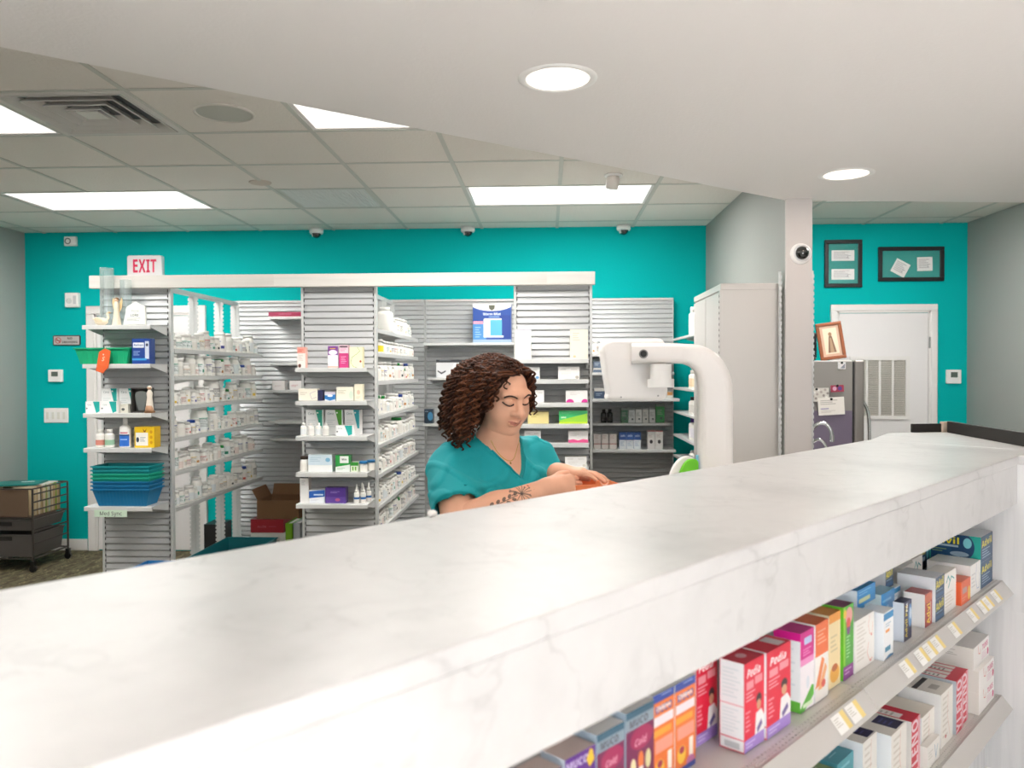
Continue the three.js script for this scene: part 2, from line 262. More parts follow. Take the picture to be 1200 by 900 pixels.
{ const o = thing('ceiling_speaker', 'flat round speaker grille in the ceiling', 'speaker', [-1.455, HC, -3.62]); part('rim', lathe([[0.118, 0.002], [0.122, -0.006], [0.132, -0.005], [0.134, 0.002]], 40), mat(0xcdc8c0, 0.6), o); part('grille', new THREE.CylinderGeometry(0.119, 0.119, 0.004, 40), mat(0xb9bab2, 0.8), o); }
{ const o = thing('sprinkler_cover', 'small round concealed sprinkler cover in the ceiling tile', 'sprinkler', [-1.764, HC, -4.942]); part('disc', lathe([[0, -0.006], [0.062, -0.006], [0.068, -0.002], [0.068, 0.004]], 28), mat(0xc9bcb0, 0.7), o); }
function domeCamera(p, turn, label) {
  const o = thing('dome_camera', label, 'security camera', p, turn);
  part('mount', lathe([[0, 0], [0.056, 0], [0.056, -0.03], [0.05, -0.042], [0, -0.042]].map(([a, b]) => [a, b]), 24), whitePlastic, o);
  part('dome', new THREE.SphereGeometry(0.038, 20, 12, 0, Math.PI * 2, Math.PI / 2, Math.PI / 2), blackGloss, o, [0, -0.041, 0.004]);
  part('shield', new THREE.SphereGeometry(0.0395, 16, 8, -0.5, 1.4, Math.PI / 2, 0.7), whitePlastic, o, [0, -0.041, 0.004]); return o;
}
domeCamera([-1.875, HC, -6.545], 0, 'white dome camera above the left gondola aisle');
domeCamera([-0.638, HC, -6.545], 0, 'white dome camera above the steam humidifier carton');
domeCamera([0.614, HC, -6.545], 0, 'white dome camera nearest the partition, on the ceiling');
{ const o = thing('turret_camera', 'white turret camera on the ceiling beside the bright light panel', 'security camera', [0.398, HC, -4.87]);
  part('mount', lathe([[0, 0], [0.052, 0], [0.055, -0.006], [0.05, -0.012], [0, -0.012]], 24), whitePlastic, o);
  part('body', lathe([[0, 0], [0.034, 0], [0.04, -0.03], [0.036, -0.075], [0, -0.08]], 24), mat(0xd8d2cc, 0.4), o, [0, -0.008, 0], [0, 0, -0.16]); }
{ const o = thing('post_dome_camera', 'white dome camera with black eye mounted on the white post', 'security camera', [1.352, 2.106, -4.40]);
  const g = lathe([[0, 0.018], [0.04, 0.018], [0.054, 0.01], [0.056, 0]], 28); g.rotateX(Math.PI / 2); part('mount', g, whitePlastic, o);
  part('dome', new THREE.SphereGeometry(0.036, 20, 14), blackGloss, o, [0.004, 0.002, 0.014]);
  part('ring', new THREE.TorusGeometry(0.04, 0.006, 8, 28), mat(0xd5d5d5, 0.3), o, [0.004, 0.002, 0.017]); }

// ---------------------------------------------------------------- doors, baseboards, things on the teal wall
function doorway(name, label, x0, x1, top, tw) {
  const o = struct(name, label), Z = ZB;
  part('door_panel', bx(x0, 0.01, Z, x1, top, Z + 0.012), mat(0xe8e4e4, 0.4), o);
  part('door_frame', merge([bx(x0 - 0.02, 0, Z, x0 - 0.004, top + 0.02, Z + 0.02), bx(x1 + 0.004, 0, Z, x1 + 0.02, top + 0.02, Z + 0.02), bx(x0 - 0.02, top + 0.004, Z, x1 + 0.02, top + 0.02, Z + 0.02)]), trimMat, o);
  for (const a of [x0 - tw, x1 + 0.02]) part('casing', rbAt(a, 0, Z, a + tw - 0.02, top + 0.02, Z + 0.028, 0.005), trimMat, o);
  part('casing', rbAt(x0 - tw, top + 0.02, Z, x1 + tw, top + tw, Z + 0.028, 0.005), trimMat, o);
  return o;
}
doorway('door_1', 'white door seen behind the open gondola', -3.745, -2.905, 1.955, 0.085);
const d2 = doorway('door_2', 'white door with a square louvred vent', 2.335, 3.03, 1.94, 0.07);
{ // vent in door 2: frame, four banks of blades
  const x0 = 2.448, x1 = 2.855, y0 = 1.123, y1 = 1.566, Z = ZB + 0.012;
  part('vent_frame', merge([bx(x0 - 0.03, y0 - 0.03, Z, x1 + 0.03, y0, Z + 0.012), bx(x0 - 0.03, y1, Z, x1 + 0.03, y1 + 0.03, Z + 0.012), bx(x0 - 0.03, y0, Z, x0, y1, Z + 0.012), bx(x1, y0, Z, x1 + 0.03, y1, Z + 0.012), ...[1, 2, 3].map(k => bx(x0 + (x1 - x0) * k / 4 - 0.008, y0, Z, x0 + (x1 - x0) * k / 4 + 0.008, y1, Z + 0.011))]), trimMat, d2);
  part('vent_back', bx(x0, y0, Z, x1, y1, Z + 0.001), mat(0xb3aea6, 0.8), d2);
  for (let k = 0; k < 4; k++) { const list = []; for (let j = 0; j < 30; j++) { const g = new THREE.BoxGeometry((x1 - x0) / 4 - 0.016, 0.0095, 0.002); g.rotateX(0.6); g.translate(x0 + (x1 - x0) * (k + 0.5) / 4, y0 + (j + 0.5) * (y1 - y0) / 30, Z + 0.005); list.push(g); } part('vent_blades', merge(list), mat(0xd9d4cd, 0.5), d2).userData.kind = 'stuff'; }
  part('hinge', bx(3.031, 1.66, Z - 0.01, 3.045, 1.75, Z + 0.012), chrome, d2); part('hinge', bx(3.031, 0.3, Z - 0.01, 3.045, 0.39, Z + 0.012), chrome, d2);
}
{ const o = struct('baseboard_back', 'white baseboard along the teal wall'); part('board', rbAt(XL, 0, ZB, -3.845, 0.095, ZB + 0.014, 0.004), trimMat, o); part('board', rbAt(-2.80, 0, ZB, 1.28, 0.095, ZB + 0.014, 0.004), trimMat, o); part('board', rbAt(1.41, 0, ZB, 2.25, 0.095, ZB + 0.014, 0.004), trimMat, o); part('board', rbAt(3.11, 0, ZB, XR, 0.095, ZB + 0.014, 0.004), trimMat, o); }
{ const o = struct('baseboard_left', 'white baseboard along the grey side wall'); part('board', rbAt(XL, 0, ZB + 0.015, XL + 0.014, 0.095, ZF, 0.004), trimMat, o); }
const onWall = (x0, x1, y0, y1) => [(x0 + x1) / 2, (y0 + y1) / 2, ZB];
function plate(name, label, cat, x0, x1, y0, y1, th, extra) { const o = thing(name, label, cat, onWall(x0, x1, y0, y1)); part('housing', rb(x1 - x0, y1 - y0, th, 0.006), whitePlastic, o, [0, 0, th / 2]); if (extra) extra(o, x1 - x0, y1 - y0, th); return o; }
plate('motion_sensor', 'small white wall sensor with round grille high beside the corner', 'sensor', -4.008, -3.905, 2.54, 2.618, 0.03, (o, w, h, t) => part('grille', new THREE.TorusGeometry(0.022, 0.004, 8, 24), mat(0x777777, 0.6), o, [-0.018, 0, t]));
plate('alarm_strobe', 'white fire alarm strobe on the teal wall above the warning sign', 'alarm', -4.0, -3.886, 2.03, 2.15, 0.04, (o, w, h, t) => { part('strobe_lens', new THREE.SphereGeometry(0.024, 16, 10), clearPlastic, o, [-0.018, -0.008, t]); part('grille', bx(0.015, -0.035, t, 0.04, 0.035, t + 0.002), mat(0xcccccc, 0.6), o); });
plate('thermostat', 'white square thermostat on the teal wall below the warning sign', 'thermostat', -4.16, -4.04, 1.41, 1.512, 0.025, (o, w, h, t) => part('screen', bx(-0.03, -0.005, t, 0.026, 0.034, t + 0.002), mat(0x5b665e, 0.3), o));
plate('thermostat', 'white square thermostat beside the louvred door', 'thermostat', 3.172, 3.286, 1.377, 1.487, 0.025, (o, w, h, t) => part('screen', bx(-0.026, -0.006, t, 0.026, 0.036, t + 0.002), mat(0x5b665e, 0.3), o));
plate('switch_plate', 'white multi gang switch plate low on the teal wall', 'switch', -4.208, -4.0, 1.068, 1.19, 0.01, (o, w, h, t) => { for (let k = -1; k <= 2; k++) part('rocker', rb(0.024, 0.06, 0.006, 0.002), mat(0xe4e1d8, 0.4), o, [(k - 0.5) * 0.047, 0, t]); });
{ // no smoking sign
  const o = thing('no_smoking_sign', 'silver no smoking sign with dark rim on the teal wall', 'sign', onWall(-4.122, -3.89, 1.714, 1.798));
  part('rim', extr(rrect(0.235, 0.086, 0.014), 0.01, 0.002), mat(0x2d2d2f, 0.5), o);
  const c = art(256, 94, '#b9b4b2', [['c', 0.17, 0.5, 0.12, 0.36, '#b8282c'], ['c', 0.17, 0.5, 0.092, 0.27, '#c8c3c1'], ['r', 0.09, 0.47, 0.16, 0.09, '#333'], ['p', [[0.08, 0.3], [0.105, 0.22], [0.27, 0.72], [0.245, 0.8]], '#b8282c'], ['t', 'NO', 0.63, 0.27, 0.36, '#1a1a1a'], ['t', 'SMOKING', 0.63, 0.70, 0.36, '#1a1a1a']]);
  part('sign_face', printed(0.218, 0.07, c), cartonMat, o, [0, 0, 0.0105]);
}
{ // exit sign above the door
  const o = thing('exit_sign', 'white exit sign with red letters above the header board', 'exit sign', onWall(-3.462, -3.171, 2.27, 2.444));
  part('housing', extr(rrect(0.292, 0.19, 0.018), 0.05, 0.005, 2), mat(0xe9e2e4, 0.4), o);
  const c = art(320, 210, '#e9e2e4', [['t', 'EXIT', 0.5, 0.47, 0.86, '#e3134f', 'bold', 0, 0.62]]);
  part('sign_face', printed(0.276, 0.174, c), cartonMat, o, [0, 0, 0.051]);
}
// framed certificates in the alcove
function framed(label, x0, x1, y0, y1, mk) {
  const o = thing('picture_frame', label, 'picture frame', onWall(x0, x1, y0, y1)), w = x1 - x0, h = y1 - y0, b = 0.03;
  part('frame', merge([rbAt(-w / 2, -h / 2, 0, w / 2, -h / 2 + b, 0.025), rbAt(-w / 2, h / 2 - b, 0, w / 2, h / 2, 0.025), rbAt(-w / 2, -h / 2 + b, 0, -w / 2 + b, h / 2 - b, 0.025), rbAt(w / 2 - b, -h / 2 + b, 0, w / 2, h / 2 - b, 0.025)]), mat(0x1b1a1c, 0.4), o);
  part('mount', bx(-w / 2 + b, -h / 2 + b, 0.002, w / 2 - b, h / 2 - b, 0.006), mat(0x2c9a93, 0.7), o); mk(o, w, h);
  part('pane', bx(-w / 2 + b, -h / 2 + b, 0.012, w / 2 - b, h / 2 - b, 0.0135), glassMat, o); return o;
}
const paperArt = art(160, 90, '#f0ecea', [['l', 0.1, 0.15, 0.75, 0.7, '#b9b2b6', 6], ['t', '2', 0.7, 0.6, 0.3, '#a59aa0']]);
framed('portrait black frame with two paper slips on teal', 2.217, 2.511, 2.148, 2.527, (o, w, h) => { for (const y of [0.065, -0.085]) part('paper_slip', printed(0.18, 0.085, paperArt), cartonMat, o, [0, y, 0.0065]); });
framed('landscape black frame with two tilted paper slips on teal', 2.639, 3.151, 2.193, 2.466, (o, w, h) => { part('paper_slip', printed(0.12, 0.115, paperArt), cartonMat, o, [-0.08, -0.03, 0.0065], [0, 0, -0.5]); part('paper_slip', printed(0.12, 0.11, paperArt), cartonMat, o, [0.11, 0.0, 0.0065], [0, 0, 0.02]); });
// ================================================================ shelving
// one louvre of a slatted panel: thin upright blade with a lip, profile in y/z, length along x
function slatGeo(w, p = 0.0385) {
  return memo('slat' + w.toFixed(3) + p, () => {
    const s = poly([[0, 0], [0.011, 0.003], [0.013, 0.007], [0.006, p - 0.004], [0.004, p - 0.001], [0, p - 0.001]]);
    const g = new THREE.ExtrudeGeometry(s, { depth: w, bevelEnabled: false }); g.rotateY(-Math.PI / 2); g.translate(w / 2, 0, 0); return toCreasedNormals(g, 0.5);
  });
}
// upright with a comb of slots along one edge; plane x/y, thickness along z
function combGeo(h, w = 0.03, th = 0.004, pitch = 0.03) {
  return memo('comb' + [h, w, th], () => {
    const n = Math.floor(h / pitch), list = [bx(0, 0, -th / 2, w - 0.008, h, th / 2)];
    for (let k = 0; k < n; k++) list.push(bx(w - 0.008, k * pitch + 0.004, -th / 2, w, k * pitch + 0.022, th / 2));
    return merge(list);
  });
}
// bent sheet shelf: deck, turned-down front lip; width along x, front +z, top at y = 0, back at z = 0
function shelfGeo(w, d, lip = 0.024) {
  return memo('shelf' + [w.toFixed(3), d, lip], () => {
    const s = new THREE.Shape(); s.moveTo(0, 0); s.lineTo(d - 0.004, 0); s.quadraticCurveTo(d, 0, d, -0.004); s.lineTo(d, -lip); s.lineTo(d - 0.012, -lip); s.lineTo(d - 0.012, -lip + 0.002); s.lineTo(d - 0.003, -lip + 0.003); s.lineTo(d - 0.003, -0.003); s.lineTo(0, -0.003); s.closePath();
    const g = new THREE.ExtrudeGeometry(s, { depth: w, bevelEnabled: false, curveSegments: 3 }); g.rotateY(-Math.PI / 2); g.translate(w / 2, 0, 0); return metreUV(g);
  });
}
const bracketGeo = extr(poly([[0, 0], [0.2, 0], [0.2, -0.012], [0.03, -0.045], [0, -0.05]]), 0.003).rotateY(-Math.PI / 2);
const TOP = 2.04, GF = -4.75, GB = -6.29;
const gondolas = [
  { x0: -2.675, x1: -2.242, sx: [-2.66, -2.262], sh: [1.757, 1.534, 1.251, 1.051, 0.714], aisle: [1.627, 1.461, 1.281, 1.087, 0.884, 0.665], label: 'white slatted gondola with baskets and figurines on its end shelves' },
  { x0: -1.457, x1: -1.005, sx: [-1.427, -1.017], sh: [1.508, 1.320, 1.120, 0.913, 0.734], aisle: [1.743, 1.60, 1.43, 1.225, 1.05, 0.87, 0.68, 0.53], label: 'white slatted gondola with skin care cartons on its end shelves' },
  { x0: -0.195, x1: 0.263, sx: [-0.185, 0.231], sh: [1.553, 1.439, 1.308, 1.189, 1.082, 0.944], aisle: [1.6, 1.3, 1.0, 0.7], label: 'white slatted gondola behind the person in the teal top' }];
const gondolaGroups = gondolas.map((G, gi) => {
  const cx = (G.x0 + G.x1) / 2, w = G.x1 - G.x0, o = thing('gondola', G.label, 'shelving', [cx, 0, GF]);
  const ep = part('end_panel', bx(-w / 2 + 0.012, 0.02, -0.03, w / 2 - 0.012, TOP, -0.014), slatMat, o);
  const n = 52; for (let k = 0; k < n; k++) part('slat', slatGeo(w - 0.03), slatMat, ep, [0, 0.03 + k * 0.0385, -0.014]);
  for (const s of [-1, 1]) part('edge_post', rb(0.016, TOP, 0.035, 0.003), steelMat, o, [s * (w / 2 - 0.008), TOP / 2, -0.0165]);
  // slotted strips beside the posts
  for (const s of [-1, 1]) { const list = []; for (let k = 0; k < 60; k++) list.push(bx(-0.002, k * 0.033, 0, 0.002, k * 0.033 + 0.016, 0.003)); part('slot_strip', merge(list), slotMat, o, [s * (w / 2 - 0.019), 0.05, -0.001]).userData.kind = 'stuff'; }
  const D = GF - GB;                                                                 // run of the aisle shelves
  for (const t of [0.02, 0.36, 0.76, 1.2, D - 0.02]) {
    const u = part('upright', rb(0.03, TOP, 0.05, 0.003), steelMat, o, [0, TOP / 2, -t - 0.03]);
    part('slotted_edge', combGeo(TOP - 0.06, 0.03), steelMat, u, [0.015, -TOP / 2 + 0.03, 0.02]); part('slotted_edge', combGeo(TOP - 0.06, 0.03), steelMat, u, [-0.015, -TOP / 2 + 0.03, -0.02], [0, Math.PI, 0]);
  }
  part('top_rail', rb(0.035, 0.03, D, 0.003), steelMat, o, [0, TOP - 0.015, -D / 2 - 0.03]);
  const sd = w / 2 - 0.002;
  G.aisle.forEach(y => { const m = part('aisle_shelf', shelfGeo(D - 0.04, +sd.toFixed(3)), shelfMat, o, [0, y, -D / 2 - 0.03], [0, Math.PI / 2, 0]); for (const t of [-0.3, 0.25]) part('bracket', bracketGeo, shelfMat, m, [t, -0.003, 0]); });
  part('base_deck', bx(-0.02, 0, -D - 0.03, w / 2 - 0.004, 0.12, -0.035), shelfMat, o);
  const sw = G.sx[1] - G.sx[0], scx = (G.sx[0] + G.sx[1]) / 2 - cx;
  G.sh.forEach(y => { const m = part('end_shelf', shelfGeo(sw, 0.215), shelfMat, o, [scx, y, 0.001]); for (const s of [-1, 1]) part('bracket', bracketGeo, shelfMat, m, [s * (sw / 2 - 0.004), -0.003, 0]); });
  return o;
});
solo('header_board', metreUV(rbAt(-2.71, 0, -0.02, 0.277, 0.075, 0.02, 0.003)), paleWood, 'long pale wood header board joining the three gondola tops', 'board', [0, 1.983, -4.715]);
// slatted wall bays against the teal wall
const bays = [[-2.584, -1.79, 'slatted wall bay at the end of the first aisle'], [-1.79, -0.99, 'slatted wall bay behind the second gondola'], [-0.985, 0.28, 'slatted wall bay holding the steam humidifier carton'], [0.285, 1.009, 'slatted wall bay with small cartons beside the white cabinet']];
const bayGroups = bays.map(([x0, x1, label]) => {
  const w = x1 - x0, o = thing('display_bay', 'grey ' + label, 'shelving', [(x0 + x1) / 2, 0, -6.55]);
  const bp = part('back_panel', bx(-w / 2, 0.02, -0.03, w / 2, 2.055, 0), slatMat, o);
  for (let k = 0; k < 54; k++) part('slat', slatGeo(w - 0.012, 0.0375), slatMat, bp, [0, 0.03 + k * 0.0375, 0]);
  part('top_trim', rb(w, 0.018, 0.05, 0.003), steelMat, o, [0, 2.06, -0.005]);
  for (const s of [-1, 1]) part('edge_post', rb(0.006, 2.05, 0.02, 0.002), steelMat, o, [s * (w / 2 - 0.003), 1.025, 0.008]);
  return o;
});
function bayShelf(b, x0, x1, y, d) { const cx = (bays[b][0] + bays[b][1]) / 2, m = part('shelf', shelfGeo(x1 - x0, d, 0.02), shelfMat, bayGroups[b], [(x0 + x1) / 2 - cx, y, 0.012]); for (const s of [-1, 1]) part('bracket', bracketGeo, shelfMat, m, [s * ((x1 - x0) / 2 - 0.006), -0.003, 0], [0, 0, 0]); return m; }
bayShelf(0, -2.20, -1.80, 1.925, 0.22); bayShelf(0, -2.20, -1.80, 1.56, 0.2); bayShelf(0, -2.20, -1.80, 1.344, 0.22); bayShelf(0, -2.20, -1.80, 1.10, 0.24); bayShelf(0, -2.2, -1.80, 0.96, 0.2);
bayShelf(2, -0.97, -0.05, 1.712, 0.22); bayShelf(2, -0.93, -0.05, 1.440, 0.22); bayShelf(2, -0.975, -0.05, 1.078, 0.22); bayShelf(2, -0.97, -0.05, 0.72, 0.22);
bayShelf(3, 0.29, 0.98, 1.62, 0.2); bayShelf(3, 0.29, 0.98, 1.475, 0.22); bayShelf(3, 0.29, 1.0, 1.275, 0.36); bayShelf(3, 0.29, 0.95, 1.082, 0.22); bayShelf(3, 0.29, 0.99, 0.876, 0.24);
// the white lockable cabinet against the partition
{
  const o = thing('metal_cabinet', 'tall white metal cabinet against the partition beside the post', 'cabinet', [1.115, 0, -4.9]);
  part('body', merge([bx(-0.155, 0.08, -0.395, -0.135, 1.945, 0.395), bx(-0.155, 0.06, 0.395, 0.155, 1.95, 0.40), bx(-0.155, 0.06, -0.40, 0.155, 1.95, -0.395), bx(0.15, 0.08, -0.395, 0.155, 1.945, 0.395), bx(-0.155, 1.945, -0.395, 0.155, 1.95, 0.395), bx(-0.155, 0.06, -0.395, 0.155, 0.08, 0.395)]), cabinetMat, o);
  for (const s of [-1, 1]) { const d = part('door', rbAt(-0.168, 0.1, s > 0 ? 0.006 : -0.385, -0.156, 1.915, s > 0 ? 0.372 : -0.006, 0.003), cabinetMat, o); part('handle', rb(0.012, 0.09, 0.02, 0.004), chrome, d, [-0.174, 1.05, s * 0.04]); }
  part('top_rim', rbAt(-0.165, 1.925, -0.402, 0.157, 1.962, 0.402, 0.006), cabinetMat, o);
  part('plinth', bx(-0.14, 0, -0.38, 0.15, 0.06, 0.38), mat(0x9a9a98, 0.5), o);
  const list = []; for (let k = 0; k < 58; k++) list.push(bx(-0.1695, 0.12 + k * 0.031, 0.383, -0.1675, 0.134 + k * 0.031, 0.389)); part('corner_post', rbAt(-0.168, 0.08, 0.376, -0.154, 1.93, 0.4, 0.002), cabinetMat, o); part('slot_strip', merge(list), slotMat, o).userData.kind = 'stuff';
}
// narrow wall shelves on the partition behind the cabinet
const ws = thing('narrow_shelf_unit', 'narrow white wall shelves of bottles between cabinet and teal wall', 'shelving', [1.28, 0, -5.85]);
part('back_panel', bx(-0.012, 0.3, -0.5, 0, 1.95, 0.5), slatMat, ws);
const wsY = [1.735, 1.36, 1.18, 1.0, 0.84];
for (const y of wsY) { const m = part('shelf', shelfGeo(0.98, 0.29, 0.016), shelfMat, ws, [-0.012, y, 0], [0, -Math.PI / 2, 0]); for (const t of [-0.4, 0.4]) part('bracket', bracketGeo, shelfMat, m, [t, -0.003, 0]); }

// ================================================================ service counter (local x along it, z towards the customers)
const TH = Math.atan2(0.757, 0.653), cosT = Math.cos(TH), sinT = Math.sin(TH);
const CU = (u, y, n) => [cosT * u + sinT * n, y, -sinT * u + cosT * n];
const CT = 1.17, FN = -0.677, BN = -1.329, UE = 3.404;
const counter = thing('service_counter', 'long white marble-topped pharmacy counter with open shelves underneath', 'counter', [0, 0, 0], TH);
const flatExtr = (pts, y0, y1, bevel = 0.003) => { const g = new THREE.ExtrudeGeometry(poly(pts.map(([u, n]) => [u, -n])), { depth: y1 - y0 - 2 * bevel, bevelEnabled: true, bevelThickness: bevel, bevelSize: bevel, bevelOffset: -bevel, bevelSegments: 2 }); g.rotateX(-Math.PI / 2); g.translate(0, y0 + bevel, 0); return metreUV(g); };
part('worktop', flatExtr([[-1.3, BN], [3.771, BN], [3.665, -0.714], [3.655, FN], [-1.3, FN]], CT - 0.032, CT), marbleMat, counter);
part('wing_top', flatExtr([[3.774, BN], [4.25, -1.41], [4.495, -1.215], [3.973, -0.774], [3.87, 0.45], [3.404, 0.45], [3.404, FN], [3.658, FN], [3.668, -0.714]], CT - 0.032, CT), marbleMat, counter);
part('fascia', metreUV(rbAt(-1.3, CT - 0.176, FN - 0.026, UE, CT - 0.032, FN - 0.003, 0.0025)), marbleMat, counter);
part('end_panel', bx(UE, 0, -1.1, UE + 0.03, CT - 0.032, 0.43), greyWood, counter);
part('back_panel', bx(-1.3, 0.0, -1.17, UE, CT - 0.032, -1.15), greyWood, counter);
part('staff_side_panel', bx(-1.3, 0.0, BN + 0.02, 3.7, CT - 0.032, BN + 0.04), greyWood, counter);
part('side_panel', bx(-1.3, 0, BN + 0.04, -1.27, CT - 0.032, FN - 0.03), greyWood, counter);
part('wing_front', bx(3.7, 0, -1.29, 4.2, CT - 0.032, -1.25), greyWood, counter);
{ // dark raised strips with a pale post at the far end of the wing
  const seg = (a, b, h, t) => { const d = [b[0] - a[0], b[1] - a[1]], L = Math.hypot(...d), g = rbAt(0, 0, -t / 2, L, h, t / 2, 0.003); g.rotateY(-Math.atan2(d[1], d[0])); g.translate(a[0], CT, a[1]); return g; };
  part('dark_upstand', seg([3.63, -0.593], [4.463, -1.191], 0.057, 0.018), darkMat, counter);
  part('dark_upstand', seg([4.352, -1.333], [4.472, -1.23], 0.043, 0.018), darkMat, counter);
  part('upstand_post', seg([4.463, -1.2255], [4.493, -1.2], 0.053, 0.03), mat(0xcdbca9, 0.5), counter);
}
// metal display shelves under the fascia: slotted deck, sloping ticket rail
const deckMat = mat(0xcfccc8, 0.38, { metalness: 0.2 });
function displayShelf(name, y, back, u0, u1) {
  const list = [bx(u0, y - 0.004, back, u1, y, -0.753), bx(u0, y - 0.004, -0.747, u1, y, -0.741), bx(u0, y - 0.004, -0.735, u1, y, -0.728)];
  for (let u = u0; u < u1 - 0.01; u += 0.016) { list.push(bx(u, y - 0.004, -0.753, u + 0.008, y, -0.747)); list.push(bx(u + 0.005, y - 0.004, -0.741, u + 0.013, y, -0.735)); }
  const d = part(name, merge(list), deckMat, counter);
  const s = poly([[-0.73, y], [-0.725, y], [-0.693, y - 0.038], [-0.69, y - 0.043], [-0.697, y - 0.045], [-0.702, y - 0.041], [-0.733, y - 0.004]]);
  const g = new THREE.ExtrudeGeometry(s, { depth: u1 - u0, bevelEnabled: false }); g.rotateY(-Math.PI / 2); g.translate(u1, 0, 0);
  const r = part('ticket_rail', toCreasedNormals(metreUV(g), 0.6), deckMat, counter); r.userData.label = 'sloping grey ticket rail'; return r;
}
const railUp = displayShelf('display_shelf', 0.706, -1.145, 2.02, UE), railUp2 = displayShelf('display_shelf', 0.7045, -1.145, -1.25, 2.016), railLow = displayShelf('display_shelf', 0.281, -1.145, -1.25, UE);
for (const y of [0.64, 0.215]) part('shelf_bracket', bx(2.01, y, -1.145, 2.018, y + 0.06, -0.74), deckMat, counter);
part('kick_panel', bx(-1.25, 0.0, -0.80, UE, 0.235, -0.78), greyWood, counter);
// price tickets on the upper rail
const ticketArt = art(96, 64, '#f7f6f2', [['r', 0.68, 0, 0.32, 1, '#f3dc8c'], ['l', 0.08, 0.2, 0.45, 0.5, '#cfccc4', 4]]);
const ticketAng = Math.atan2(0.037, 0.044);
for (const u of [1.836, 1.916, 2.288, 2.408, 2.481, 2.554, 2.726, 2.928, 3.053, 3.122, 3.234]) {
  const g = printed(0.07, 0.04, ticketArt); g.rotateX(-ticketAng); const rail = u < 2.016 ? railUp2 : railUp;
  part('price_ticket', g, cartonMat, rail, [u, 0.706 - 0.0185 - (u < 2.016 ? 0.0015 : 0), -0.7075]);
}
